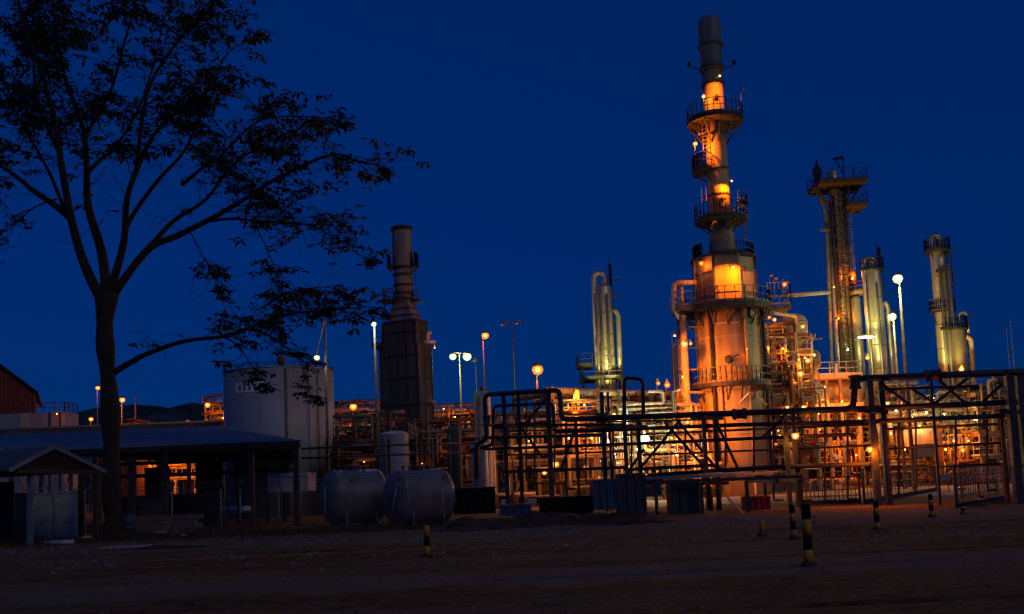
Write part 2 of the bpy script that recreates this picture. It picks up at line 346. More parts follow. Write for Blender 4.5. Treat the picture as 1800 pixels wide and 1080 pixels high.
# ------------------------------------------------------------------ tree
def make_tree():
    D=42.; base=V((P(199,950,D).x,D,0)); t=thing('shade_tree','tall spreading dark tree with bare forked limbs and drooping leaf clumps beside the shelter','tree',base)
    r=random.Random(3)
    def trace(pts,dz):
        # pixel trace at the tree's distance, its limb leaning dz metres towards or away along its length
        n=len(pts); return [P(x,y,D+dz*(i/(n-1))**1.1) for i,(x,y) in enumerate(pts)]
    def smooth(pts,k=4):
        out=[]
        for i in range(len(pts)-1):
            p0=pts[max(i-1,0)];p1=pts[i];p2=pts[i+1];p3=pts[min(i+2,len(pts)-1)]
            for j in range(k):
                u=j/k; out.append(.5*((2*p1)+(p2-p0)*u+(2*p0-5*p1+4*p2-p3)*u*u+(3*p1-p0-3*p2+p3)*u**3))
        out.append(pts[-1]); return out
    tr=MB(); pts=smooth(trace([(200,958),(199,930),(197,860),(196,780),(192,690),(186,620),(184,570),(188,515)],0),3)
    n=len(pts); rs=[]
    for i in range(n):
        u=i/(n-1); rs.append(.38+.42*max(0,1-u*7)**2-.05*u+.05*math.sin(i*1.3)+(.12*max(0,(u-.78)*4.5)))
    tr.sweep(pts,rs,14); tr.build('trunk',M_BARK,t)
    leaf=MB()
    def leaf_clump(c,sz,k):
        # flat drooping sprays of narrow leaflets
        for _ in range(k):
            a=r.uniform(0,6.28); l=r.uniform(.5,1.)*sz; tilt=r.uniform(-.75,.2); st=V((r.gauss(0,.38),r.gauss(0,.38),r.gauss(0,.08)))*sz
            d=V((math.cos(a),math.sin(a),tilt)).normalized(); s=d.cross(V((0,0,1))).normalized()*l*.24; s.z+=r.uniform(-.2,.2)*l*.25
            p=c+st; mid=p+d*l*.55+V((0,0,.05*l)); tip=p+d*l+V((0,0,-.18*l))
            leaf.add([p,mid+s,tip,mid-s],[(0,1,2),(0,2,3)])
    def twig(mb,p,d,l,rad,depth,dens=1.):
        seg=4; pts=[p]; q=p.copy(); dd=d.copy()
        for i in range(seg):
            dd=(dd+V((r.gauss(0,.2),r.gauss(0,.2),r.gauss(0,.14)-.035))).normalized(); q=q+dd*(l/seg); pts.append(q.copy())
        mb.sweep(pts,[rad*(1-.75*i/seg) for i in range(seg+1)],5,False)
        if depth>0:
            for i in range(1,seg+1):
                for _ in range(2 if r.random()<.6 else 1):
                    a=r.choice((-1,1))*r.uniform(.4,1.05); ax=V((r.gauss(0,.45),1,r.gauss(0,.8))).normalized()
                    nd=(Matrix.Rotation(a,3,ax)@dd); nd.z=nd.z*.75+.07; nd.normalize()
                    twig(mb,pts[i],nd,l*r.uniform(.4,.68),rad*.5,depth-1,dens)
        if depth==0:
            if r.random()<dens: leaf_clump(pts[-1],r.uniform(.2,.46),r.randint(5,13))
            if r.random()<.3*dens: leaf_clump(pts[2],r.uniform(.22,.34),5)
    # pixel traces of the limbs: points, towards/away metres, thickness at the fork, leaf density
    LIMBS=[
     ([(180,530),(149,467),(126,389),(107,285),(97,214),(71,123),(39,32),(25,-40)],-2.5,.25,1),
     ([(124,384),(95,360),(62,338),(30,312),(0,292),(-60,262),(-110,240)],-3.5,.17,1),
     ([(188,520),(178,441),(155,363),(152,292),(146,227),(113,130),(97,39),(90,-45)],2.5,.25,1),
     ([(153,305),(178,280),(200,262),(240,200),(268,120),(290,30),(310,-15)],4,.12,1),
     ([(192,515),(217,428),(223,350),(246,285),(278,227),(337,181),(392,140)],-3,.2,1),
     ([(217,432),(227,389),(278,317),(324,266),(350,205),(363,162),(400,95),(438,70)],3.5,.13,1),
     ([(198,520),(259,440),(311,415),(363,389),(421,356),(492,311),(583,272),(630,284),(668,291)],-1.5,.19,1.05),
     ([(258,440),(305,389),(363,350),(415,285),(492,240),(540,222)],2.5,.13,1),
     ([(360,390),(410,385),(454,389),(538,395),(590,420),(632,450)],3,.085,1),
     ([(320,325),(350,300),(389,272),(454,214),(520,205),(590,210)],-3,.10,1),
     ([(240,290),(259,162),(300,90),(340,40),(363,20)],2,.11,1),
     ([(118,380),(85,300),(45,230),(5,160),(-40,110)],3,.10,1),
     ([(148,240),(190,170),(215,90),(235,10),(240,-40)],-3.5,.10,1),
     ([(104,270),(70,190),(60,110),(70,30),(75,-30)],3.5,.10,1),
     ([(330,400),(360,455),(372,480),(390,528)],1.5,.035,.9),
     ([(445,388),(470,440),(485,480),(492,520)],-1.5,.035,.9),
     ([(100,350),(60,365),(25,395),(-10,420),(-30,460)],-2,.05,.8),
     ([(200,655),(230,637),(259,622),(324,600),(402,590),(454,570),(518,551),(585,545),(645,540)],-2,.15,1),
     ([(440,578),(475,592),(505,612),(530,640),(545,690)],1.5,.06,1),
     ([(395,592),(420,610),(440,640),(455,668)],-1,.05,1),
     ([(470,566),(500,530),(530,510),(575,505),(600,515)],2,.06,1)]
    for i,(px,dz,rad,dens) in enumerate(LIMBS):
        mb=MB(); pts=smooth(trace(px,dz),4); n=len(pts)
        mb.sweep(pts,[max(.018,rad*(1-.86*(k/(n-1))**.8)) for k in range(n)],7 if rad>.1 else 5,False)
        low=i in(14,15,16,18,19,20)
        st=.25 if low else (.42 if rad>.1 else .3)
        if i==17: st=.45
        L=sum((pts[k+1]-pts[k]).length for k in range(n-1)); cnt=int(L*(1-st)*(2.4 if not low else 2.8))
        for k in range(cnt):
            u=st+(1-st)*(k+r.random())/cnt; f=min(u*(n-1),n-1.001); a=int(f); p=pts[a].lerp(pts[a+1],f-a); d=(pts[a+1]-pts[a]).normalized()
            side=V((r.gauss(0,.8),r.gauss(0,.9),r.gauss(.02,.4))); nd=(d*.75+side).normalized()
            l=r.uniform(.9,2.2)*(1.15-.5*u)*(.5 if low else 1)
            twig(mb,p,nd,l,.028*(1.2-.6*u),1 if (low or u>.88 or l<1.2) else 2,dens*(.30 if l>=1.2 and not low and u<.88 else .66))
        for k in range(int(L*2.6)):   # fine bare shoots
            f=(.2+.7*r.random())*(n-1.01); a=int(f); p=pts[a].lerp(pts[a+1],f-a); twig(mb,p,((pts[a+1]-pts[a]).normalized()*.6+V((r.gauss(0,.7),r.gauss(0,.7),r.gauss(.1,.5)))).normalized(),r.uniform(.5,1.7),.013,1,.05)
        twig(mb,pts[-1],(pts[-1]-pts[-3]).normalized(),.6,.018,1,dens)
        mb.build('limb',M_BARK,t)
    leaf.build('crown',M_LEAF,t)
make_tree()

# ------------------------------------------------------------------ bollards: striped posts on the yard
def bollard(px,pb,pt,label,tilt=0,top_black=True,bands=4):
    g=G(px,pb); h=max(.35,P(px,pt,g.y).z); t=thing('bollard',label,'bollard',g,'striped bollards along the yard')
    rr=.07 if h<.8 else .078
    for i in range(bands):
        z0=h*i/bands; z1=h*(i+1)/bands; yel=(i%2==0)
        mb=MB(); 
        prof=[(rr,z0),(rr,z1)] if i<bands-1 else [(rr,z0),(rr,z1-.03),(rr*.7,z1),(.01,z1+.01)]
        mb.lathe(g,prof,14); mb.build('band',M_YEL if yel else M_BLK,t)
    mb=MB(); mb.lathe(g,[(rr*1.9,-.03),(rr*1.7,.03),(rr*1.02,.06)],12); mb.build('footing',M_EARTH,t)
    t.rotation_euler=(tilt,tilt*.7,0)
for a in [(1422,993,886,'tallest yellow and black striped bollard, standing close in front of the gate',.01),
          (1396,946,888,'yellow and black bollard standing against the rust red post',-.015),
          (1542,931,880,'slim yellow and black bollard below the dark bridge posts',.01),
          (1638,908,869,'small bollard at the end of the swung gate leaf',0),
          (1693,904,890,'lowest stub bollard on the drive between the two gate leaves',.02),
          (1727,888,872,'tiny dark bollard in front of the red barrier',0),
          ]: bollard(*a)
bollard(751,978,924,'leaning bollard with yellow top alone by the horizontal tanks',.02,bands=3)
bollard(1340,941,915,'short faded orange stub on the dirt verge',.03,bands=1)
# ------------------------------------------------------------------ gabled shed with its post, gates and barbed coil
def shed():
    D=37.; a=P(28,822,36); b=P(97,787,38.); c=P(180,826,40.); back=2.6
    t=thing('gabled_shed','open gabled shed with green sheet roof and white front post under the tree','shed',(b.x,D,0))
    off=V((-7.,back,0))
    def slab(p,q,mt,nm):
        mb=MB(); n=(q-p).cross(off).normalized(); n=n if n.z>0 else -n
        vs=[p,q,q+off,p+off]; vs+=[x+n*.05 for x in vs]
        mb.add(vs,[(3,2,1,0),(4,5,6,7),(0,1,5,4),(1,2,6,5),(2,3,7,6),(3,0,4,7)])
        for k in range(1,16):   # standing ribs of the sheet
            u=k/16; mb.bar(p.lerp(q,.02)+off*u+n*.06,p.lerp(q,.98)+off*u+n*.06,.04,.03)
        return mb.build(nm,mt,t)
    slab(a+(a-b)*.15,b,M_ROOFG,'roof'); slab(b,c+(c-b)*.1,M_ROOFG,'roof')
    f=MB(); f.bar(a+(a-b)*.15+V((0,-.08,0)),b+V((0,-.08,.03)),.05,.16); f.build('fascia',M_TRIM,t)
    f=MB(); f.bar(b+V((0,-.08,.03)),c+(c-b)*.1+V((0,-.08,0)),.05,.16); f.build('fascia',M_TRIM,t)
    g=MB(); g.add([a+V((.1,.05,-.05)),c+V((-.1,.05,-.05)),b+V((0,.05,-.1)),a+V((.1,.15,-.05)),c+V((-.1,.15,-.05)),b+V((0,.15,-.1))],[(0,1,2),(5,4,3),(0,3,4,1),(1,4,5,2),(2,5,3,0)]); g.build('gable',M_BLK,t)
    g=MB(); g.bar(a+V((0,.1,-.12)),c+V((0,.1,-.12)),.14,.16); g.build('beam',M_WOOD,t)
    for px,dd,mt,w_ in((53,0,M_TRIM,.17),(143,5.2,M_WOOD,.2),(168,2.7,M_WOOD,.16),(-14,.5,M_WOOD,.18)):
        q=P(px,860,D+dd); MB().bar((q.x,q.y,-.05),(q.x,q.y,a.z-.1),w_).build('post',mt,t)
    # dark back and side walls
    y=D+4.2; q0=P(-80,900,y); q1=P(24,900,y)
    MB().box(((q0.x+q1.x)/2,y,1.25),(q1.x-q0.x,.12,2.5)).build('wall',M_WOOD,t)
shed()
def panel(px0,px1,pt,pb,d,nm,label,cat,mt,ribs=0,group=None):
    p0=P(px0,pb,d); p1=P(px1,pt,d); c=V(((p0.x+p1.x)/2,d,0)); t=thing(nm,label,cat,c,group); z1=p1.z
    MB().box((c.x,d,z1/2+.03),(abs(p1.x-p0.x),.05,z1-.06)).build('sheet',mt,t)
    fr=MB(); w_=abs(p1.x-p0.x)/2
    for s in(-1,1): fr.bar((c.x+s*w_,d-.03,.02),(c.x+s*w_,d-.03,z1),.07)
    for z in(.1,z1-.03): fr.bar((c.x-w_,d-.03,z),(c.x+w_,d-.03,z),.07)
    for k in range(ribs): x=c.x-w_+2*w_*(k+1)/(ribs+1); fr.bar((x,d-.035,.1),(x,d-.035,z1-.05),.02,.03)
    fr.build('frame',mt,t); return t
panel(61,95,866,948,43.6,'sheet_gate','narrow grey blue sheet gate leaf behind the white shed post','gate',M_DOOR,4,'sheet gates under the shed')
panel(98,149,862,947,43.4,'sheet_gate','wide grey blue sheet gate leaf with barbed coil above','gate',M_DOOR,6,'sheet gates under the shed')
panel(28,60,866,912,44.5,'hanging_sheet','dull blue sheet panel hung between shed post and dark wall','panel',M_BLUED,3)
def coil(px0,px1,py,d,label):
    p=P(px0,py,d); q=P(px1,py,d); n=int((q-p).length/.035); mb=MB(); rr=.30
    pts=[p.lerp(q,i/n)+V((0,math.cos(i*.42)*rr*.6,math.sin(i*.42)*rr)) for i in range(n+1)]
    mb.sweep(pts,.022,4); o=mb.build('barbed_wire_coil',M_GALV,at=p); tag(o,label,'barbed wire')
coil(30,178,850,43.5,'loose coil of barbed wire running along the tops of the sheet gates')

# ------------------------------------------------------------------ long open shelter
def shelter():
    yf,yb=47.,60.; A=P(176,785,yf); B=P(527,776,yf); Rl=P(38,757,yb); Rr=P(385,755,yb); zE=(A.z+B.z)/2; zR=(Rl.z+Rr.z)/2
    A=V((A.x-3.8,yf,zE)); B=V((B.x,yf,zE)); B2=V((B.x*(yb+9)/yf-.4,yb+9,zE)); Rl=V((Rl.x-4,yb,zR)); Rr=V((Rr.x,yb,zR))
    t=thing('open_shelter','long open shelter with low blue grey sheet roof on dark posts','shelter',(A.x*.5+B.x*.5,yf,0))
    mb=MB(); th=V((0,0,.06)); vs=[A,B,B2,Rl,Rr]; 
    mb.add([A,B,Rr,Rl,B2,V((A.x,yb+9,zE))]+[x-th for x in(A,B,Rr,Rl,B2,V((A.x,yb+9,zE)))],[(0,1,2,3),(1,4,2),(2,4,5,3),(3,5,0),(9,8,7,6),(8,10,7),(9,11,10,8),(6,11,9),(0,6,7,1),(1,7,10,4),(4,10,11,5),(5,11,6,0)])
    for k in range(1,40):
        u=k/40; mb.bar(A.lerp(B,u)+V((0,0,.02)),Rl.lerp(Rr,u)+V((0,0,.02)),.05,.04)
    mb.build('roof',M_ROOF,t)
    MB().bar(A+V((0,.0,-.16)),B+V((0,.0,-.16)),.12,.26).build('fascia',M_DARK,t)
    MB().bar(B+V((-.05,.15,-.16)),B2+V((-.05,0,-.16)),.12,.26).build('fascia',M_DARK,t)
    for px,y in((522,yf+.2),(442,yf+.3),(388,yf+5),(290,yf+.3),(232,yf+.3),(500,yf+9),(470,yf+9),(418,yf+9),(350,yf+12)):
        q=P(px,860,y); MB().bar((q.x,y,-.05),(q.x,y,zE-.1),.26 if y<yf+1 else .2).build('post',M_DARK,t)
    for y,z in((yf+5,zE-.35),(yf+9,zE-.5),(yf+9,zE-1.2)): MB().bar((P(200,800,y).x,y,z),(P(520,800,y).x,y,z),.14,.2).build('beam',M_DARK,t)
    # dark partition walls that close parts of the bay
    for x0,x1,y,z0,z1 in((255,298,yf+6,0,3.2),(345,392,yf+6,0,3.4),(186,214,yf+6,0,3.),(214,345,yf+6.2,0,1.75)):
        p=P(x0,850,y).x; q=P(x1,850,y).x; MB().box(((p+q)/2,y,(z0+z1)/2),(q-p,.15,z1-z0)).build('wall',M_WOOD,t)
shelter()
def mesh_thing(nm,mt,mb,at,label,cat,group=None): return tag(mb.build(nm,mt,at=at),label,cat,group)
# things lying under and in front of the shelter
def blocks(px,py,d,nx,nz,label):
    p=P(px,py,d); mb=MB(); r=random.Random(px); t=thing('block_stack',label,'block stack',(p.x,d,0),'grey blocks stacked under the shelter')
    for k in range(nz):
        for i in range(nx):
            MB().box((p.x+(i+.5*(k%2))*.42+r.uniform(-.02,.02),d+r.uniform(-.03,.03),.1+k*.205),(.40,.2,.2),r.uniform(-.04,.04)).build('block',M_CONC,t)
blocks(240,910,44.5,7,4,'stack of grey concrete blocks low beside the blue drum')
blocks(252,880,50.5,3,7,'narrow tall stack of concrete blocks by the dark partition')
p=P(227,912,43.8); mb=MB(); mb.lathe((p.x,p.y,0),[(.27,0),(.27,.3),(.29,.31),(.27,.33),(.27,.6),(.29,.62),(.27,.64),(.27,.9),(.25,.92)],18)
t=thing('drum','blue plastic drum standing beside the block stack','drum',(p.x,p.y,0)); mb.build('body',M_BLUE,t); MB().lathe((p.x,p.y,.92),[(.26,0),(.26,.03),(.05,.035)],18).build('lid',M_BLUED,t)
p=P(107,956,38.5); mb=MB(); g=G(107,958); mb.pipe([g+V((-.62,.0,.09)),g+V((.5,-.1,.09))],.09,12); mesh_thing('loose_pipe',M_PLAST,mb,g,'pale plastic pipe lying on the ground below the sheet gates','pipe')
g=G(153,951); mb=MB(); mb.lathe(g,[(.3,0),(.27,.12),(.15,.2),(.02,.22)],9); mesh_thing('sack',M_INS,mb,g,'pale slumped sack beside the loose pipe end','sack')
g=G(222,963); mb=MB(); mb.box(g+V((0,0,.03)),(1.5,.9,.05),.1); mesh_thing('board',M_INS,mb,g,'flat pale board lying on dirt at the tree foot','board')
g=G(300,965); mb=MB()
for i in range(5): mb.bar(g+V((-1.1+.1*i,-.2+i*.13,.05+.01*i)),g+V((1.2-.2*i,-.1+i*.14,.05)),.12,.05)
mesh_thing('plank_pile',M_WOOD,mb,g,'dark planks lying together on the dirt near the shelter','planks')
for px,py,s,mt,lab in((282,944,.3,M_PLAST,'crumpled pale blue bag among rubbish by the shelter'),(304,946,.22,M_LITTER,'crumpled brown paper bag next to the pale blue bag'),(322,945,.2,M_STONE,'small grey rag at the end of the rubbish')):
    g=G(px,py); mb=MB(); r=random.Random(px); pts=[]
    mb.lathe(g,[(s,0),(s*1.05,s*.25),(s*.7,s*.5),(s*.3,s*.6)],9)
    for i,v in enumerate(mb.v): mb.v[i]=v+V((r.uniform(-.3,.3)*s,r.uniform(-.3,.3)*s,r.uniform(0,.2)*s))
    mesh_thing('rubbish_bag',mt,mb,g,lab,'rubbish','rubbish lying by the shelter')
# pale cabin box and blue tarpaulined crates behind the fence
def crate(px0,px1,pt,pb,d,dep,nm,label,cat,mt,lid=None,ribs=0,group=None,rz=0.):
    p0=P(px0,pb,d); p1=P(px1,pt,d); w_=p1.x-p0.x; z0=max(0,p0.z) if p0.z>.25 else 0; z1=p1.z; c=V(((p0.x+p1.x)/2,d+dep/2,z0)); t=thing(nm,label,cat,c,group)
    ca,sa=math.cos(rz),math.sin(rz); MB().box(c+V((0,0,(z1-z0)/2)),(w_,dep,z1-z0),rz).build('body',mt,t)
    fr=MB(); ex=V((ca,sa,0)); ey=V((-sa,ca,0))
    for s in(-1,1): fr.bar(c+ex*(s*w_*.5)-ey*(dep*.5+.01),c+ex*(s*w_*.5)-ey*(dep*.5+.01)+V((0,0,z1-z0)),.09)
    for k in range(ribs): x=(k+1)/(ribs+1)-.5; fr.bar(c+ex*(x*w_)-ey*(dep*.5+.03),c+ex*(x*w_)-ey*(dep*.5+.03)+V((0,0,z1-z0-.05)),.07,.07)
    fr.bar(c-ex*(w_*.5+.04)-ey*(dep*.5+.02)+V((0,0,z1-z0-.04)),c+ex*(w_*.5+.04)-ey*(dep*.5+.02)+V((0,0,z1-z0-.04)),.1); fr.build('frame',mt,t)
    if lid: MB().box(c+V((0,0,z1-z0+.03)),(w_+.1,dep+.1,.06),rz).build('lid',lid,t)
    return t
crate(472,540,833,866,51,2.2,'storage_box','pale box with flat lid standing under the shelter end','storage box',M_PLAST,M_PLAST,2)
for i,(px,lab) in enumerate(((392,'blue bundle on the bench, first of the row'),(408,'blue bundle on the bench beside the paler one'),(432,'pale blue bundle lying apart on the bench'))):
    p=P(px,895,46); mb=MB(); mb.lathe((p.x,p.y,p.z-.12),[(.24,0),(.27,.1),(.2,.24),(.06,.27)],10); mesh_thing('bundle',M_PLAST if i==2 else M_BLUE,mb,(p.x,p.y,p.z-.12),lab,'bundle')
p=P(385,898,46); q=P(452,898,46); t=thing('bench','low dark bench under the shelter carrying bundles','bench',((p.x+q.x)/2,46,0)); zt=p.z-.1
MB().box(((p.x+q.x)/2,46,zt-.04),(q.x-p.x,.7,.06)).build('seat',M_WOOD,t)
for s in(p.x+.1,q.x-.1):
    for yy in(45.75,46.25): MB().bar((s,yy,0),(s,yy,zt-.06),.07).build('leg',M_WOOD,t)

# ------------------------------------------------------------------ chain link fence with angled arms
def fence():
    pts=[G(398,938),G(427,937),G(486,936),G(529,942),G(580,939),G(655,936)]
    pts=[V((p.x,41.2+i*.15,0)) for i,p in enumerate(pts)]; pts=[V((pts[0].x-4.5,42,0)),V((pts[0].x-2.2,41.6,0))]+pts+[V((pts[-1].x+2.3,42.2,0))]
    t=thing('chain_link_fence','sagging chain link fence with angled arms and barbed strands before the tanks','fence',pts[3])
    r=random.Random(8); h=1.85; tops=[]
    for i,p in enumerate(pts):
        ln=V((.42,0,0)) if i==len(pts)-2 else V((r.uniform(-.04,.04),0,0)); top=p+V((0,0,h))+ln
        mb=MB(); mb.tube(p-V((0,0,.1)),top,.035,8); po=mb.build('post',M_GALV,t); tops.append(top)
        MB().tube(top,top+V((.18,-.2,.34)),.025,6).build('arm',M_GALV,po)
    me=MB()
    for p,q,a,b in zip(pts,pts[1:],tops,tops[1:]):
        n=int((q-p).length/.16)
        for i in range(-12,n+1):
            for s in(0,1):
                u0,u1=i/n,(i+12)/n; v0,v1=0.,1.
                if u0<0: v0=-u0/(u1-u0); u0=0
                if u1>1: v1=(1-(i/n))/(12/n); u1=1
                if u0>=u1: continue
                if s: e,f=(1-u0,v0),(1-u1,v1)
                else: e,f=(u0,v0),(u1,v1)
                pt=lambda w_:p.lerp(q,w_[0]).lerp(a.lerp(b,w_[0]),.03+.94*w_[1])
                me.tube(pt(e),pt(f),.005,3)
    me.build('wire_mesh',M_GALV,t)
    for k in range(3):
        st=MB()
        for a,b in zip(tops,tops[1:]):
            o=V((.06,-.067,.113))*(k+1); st.sweep([a+o,a.lerp(b,.5)+o-V((0,0,.05)),b+o],.008,4)
        st.build('wire',M_GALV,t)
fence()

# ------------------------------------------------------------------ horizontal bullet tanks
def bullet(px,d,label,yaw=29,L=2.15):
    c=P(px,875,d); ry=1.2; p=P(px,827,d); zc=p.z-ry; ax=V((math.cos(R(yaw)),math.sin(R(yaw)),0)); c=V((c.x,d,zc))
    t=thing('horizontal_tank',label,'storage tank',(c.x,d,0),'horizontal tanks behind the fence')
    prof=[(.02,-.42),(.45,-.38),(.85,-.26),(1.1,-.1),(ry,.06)]; body=MB(); body.lathe(c,[(ry,.06),(ry,L)],36,ax,False); body.build('shell',M_BULLET,t)
    MB().lathe(c,prof,36,ax,False).build('dome_end',M_BULLET,t); MB().lathe(c,[(ry,L),(1.1,L+.16),(.85,L+.32),(.45,L+.44),(.02,L+.48)],36,ax,False).build('dome_end',M_BULLET,t)
    for z in(.08,L*.5,L-.05): MB().lathe(c,[(ry+.004,z-.05),(ry+.02,z-.03),(ry+.02,z+.03),(ry+.004,z+.05)],36,ax,False).build('seam',M_BULLET,t)
    s=ax.cross(V((0,0,1)))
    for z in(.4,L-.35):
        q=c+ax*z; mb=MB(); mb.obox(V((q.x,q.y,(zc-.75)/2)),ax*.09,s*.85,V((0,0,(zc-.75)/2))); mb.build('saddle',M_BLUED,t)
        for k in(-1,1): MB().bar(V((q.x,q.y,0))+s*k*1.0,V((q.x,q.y,zc-.55))+s*k*1.0,.09).build('leg',M_GALV,t)
    q=c+ax*(L*.5); MB().lathe(q+V((0,0,ry-.03)),[(.26,0),(.26,.16),(.33,.16),(.33,.23),(.02,.25)],18).build('manway',M_BULLET,t)
    for k,zz in enumerate((.4,.7,1.6)):
        q=c+ax*zz; MB().lathe(q+V((0,0,ry-.03)),[(.05,0),(.05,.17),(.10,.17),(.10,.21),(.02,.22)],10).build('nozzle',M_STEEL,t)
bullet(695,43,'dull blue horizontal tank with rounded end, clear of the fence arm')
bullet(581,44.6,'dull blue horizontal tank partly hidden by the slanted fence arm')

# ------------------------------------------------------------------ skips, bins and scrap along the plant edge
crate(1092,1132,832,915,38.2,1.6,'waste_skip','tall dark blue waste skip end on to the yard','skip',M_BLUED,None,2)
crate(1046,1093,842,897,43,2.5,'waste_skip','lower blue waste skip with sloping rim beside the tall dark one','skip',M_BLUE,None,3)
crate(1135,1160,846,872,50,1.,'plastic_bin','small bright blue bin seen through the frame beyond the skips','bin',M_BLUE,M_BLUE)
crate(1182,1226,842,897,43.5,1.6,'waste_skip','blue waste skip standing under the pipe storage canopy','skip',M_BLUED,None,2)
crate(880,932,886,908,40.5,1.3,'crate','low bright blue crate on the dirt bank','crate',M_BLUE,None,3)
p=P(902,886,41); t=thing('traffic_cone','faded orange cone standing on the low blue crate','cone',(p.x,p.y,p.z)); MB().lathe(p,[(.2,.03),(.15,.25),(.05,.48),(.02,.5)],14).build('cone',M_ORANGE,t); MB().box(p+V((0,0,.015)),(.5,.5,.03)).build('base',M_ORANGE,t)
crate(1312,1352,872,902,44.5,.9,'crate','dark red crate under the end of the storage canopy','crate',M_RED,None,3)
crate(800,868,858,905,43.5,2.2,'dark_box','plain dark box on the bank beside the bent pipes','equipment skid',M_BLK,M_DARK,4)  # plain black box with ribs and a dark lid
crate(950,1040,872,905,44.5,1.5,'steel_bin','long low dark bin between the blue crate and blue skip','bin',M_BLK,None,5)
g=G(1290,905); mb=MB(); mb.bar(g+V((-.15,.5,.75)),g+V((.35,0,.04)),.16,.04); mesh_thing('plank',M_INS,mb,g,'pale plank leaning down to the dirt under the canopy','plank')
# dirt bank heaped along the fence line
def bank(x0,x1,y,wd,h,nm='earth_bank'):
    mb=MB(); nx=60; ny=9; vs=[]
    for j in range(ny):
        for i in range(nx):
            u=i/(nx-1); v=j/(ny-1); x=x0+(x1-x0)*u; yy=y+wd*(v-.5)
            k=math.sin(math.pi*v)**1.2*min(1,u*6,(1-u)*6); vs.append((x,yy,-.03+k*h*(.7+.6*mnoise.noise(V((x*.5,yy*.7,1)))+.25*mnoise.noise(V((x*2.2,yy*2,4))))))
    mb.add(vs,[(j*nx+i,j*nx+i+1,(j+1)*nx+i+1,(j+1)*nx+i) for j in range(ny-1) for i in range(nx-1)],True); struct(nm,mb,M_EARTH)
bank(-3.5,6.,38.2,4.,.55); bank(-14,-4,40.6,2.6,.35); bank(-19,-11,40,2.,.25)
# pipe storage canopy
def canopy():
    y0,y1=43.,49.; x0=P(1150,842,y0).x; x1=P(1410,838,y0).x; z=P(1410,838,y0).z; t=thing('pipe_canopy','low dark storage canopy loaded with pale pipes across its top','canopy',((x0+x1)/2,y0,0))
    for y in(y0,y1): MB().bar((x0,y,z),(x1,y,z),.12,.13).build('beam',M_DARK,t)
    for k in range(7):
        x=x0+(x1-x0)*k/6
        if k not in(1,4): MB().bar((x,y0+.14,z-.15),(x,y1-.14,z-.15),.1,.14).build('rafter',M_DARK,t)
    for px in(1152,1232,1312,1405):
        x=P(px,850,y0).x; MB().bar((x,y0-.002,-.05),(x,y0-.002,z-.1),.13).build('post',M_RUST if px==1405 else M_DARK,t)
        MB().bar((x,y1,-.05),(x,y1,z-.1),.13).build('post',M_DARK,t)
    r=random.Random(4)
    for k in range(15):
        y=y0+.15+k*.4; rr=r.uniform(.03,.08); a=x0+r.uniform(-.6,2.5); b=x1-r.uniform(0,3.)
        q=tag(MB().tube((a,y,z+.1+rr),(b,y,z+.1+rr+r.uniform(0,.12)),rr,10).build('stored_pipe',M_GALV if k%3 else M_INS,at=(a,y,z+.1)),f'{"thin" if rr<.075 else "stout"} {"galvanised" if k%3 else "cream"} pipe lying on the storage canopy among others','pipe','pipes lying on the storage canopy')
        q['label']='long loose pipe lying among others on top of the storage canopy'
canopy()
for k,(px,pt,pb,d,mt,lab) in enumerate(((1247,852,895,46,M_RUST,'rusty gas cylinder standing under the canopy beside the plank'),(1262,848,893,46.3,M_BLUED,'dark blue gas cylinder standing under the canopy'),(1203,856,880,45.,M_GALV,'grey cylinder standing in front of the canopy skip'))):
    p=P(px,pt,d); mb=MB(); mb.lathe((p.x,d,0),[(.12,0),(.12,p.z-.2),(.05,p.z-.06),(.05,p.z),(.02,p.z+.02)],12); tag(mb.build('gas_cylinder',mt,at=(p.x,d,0)),lab,'gas cylinder')
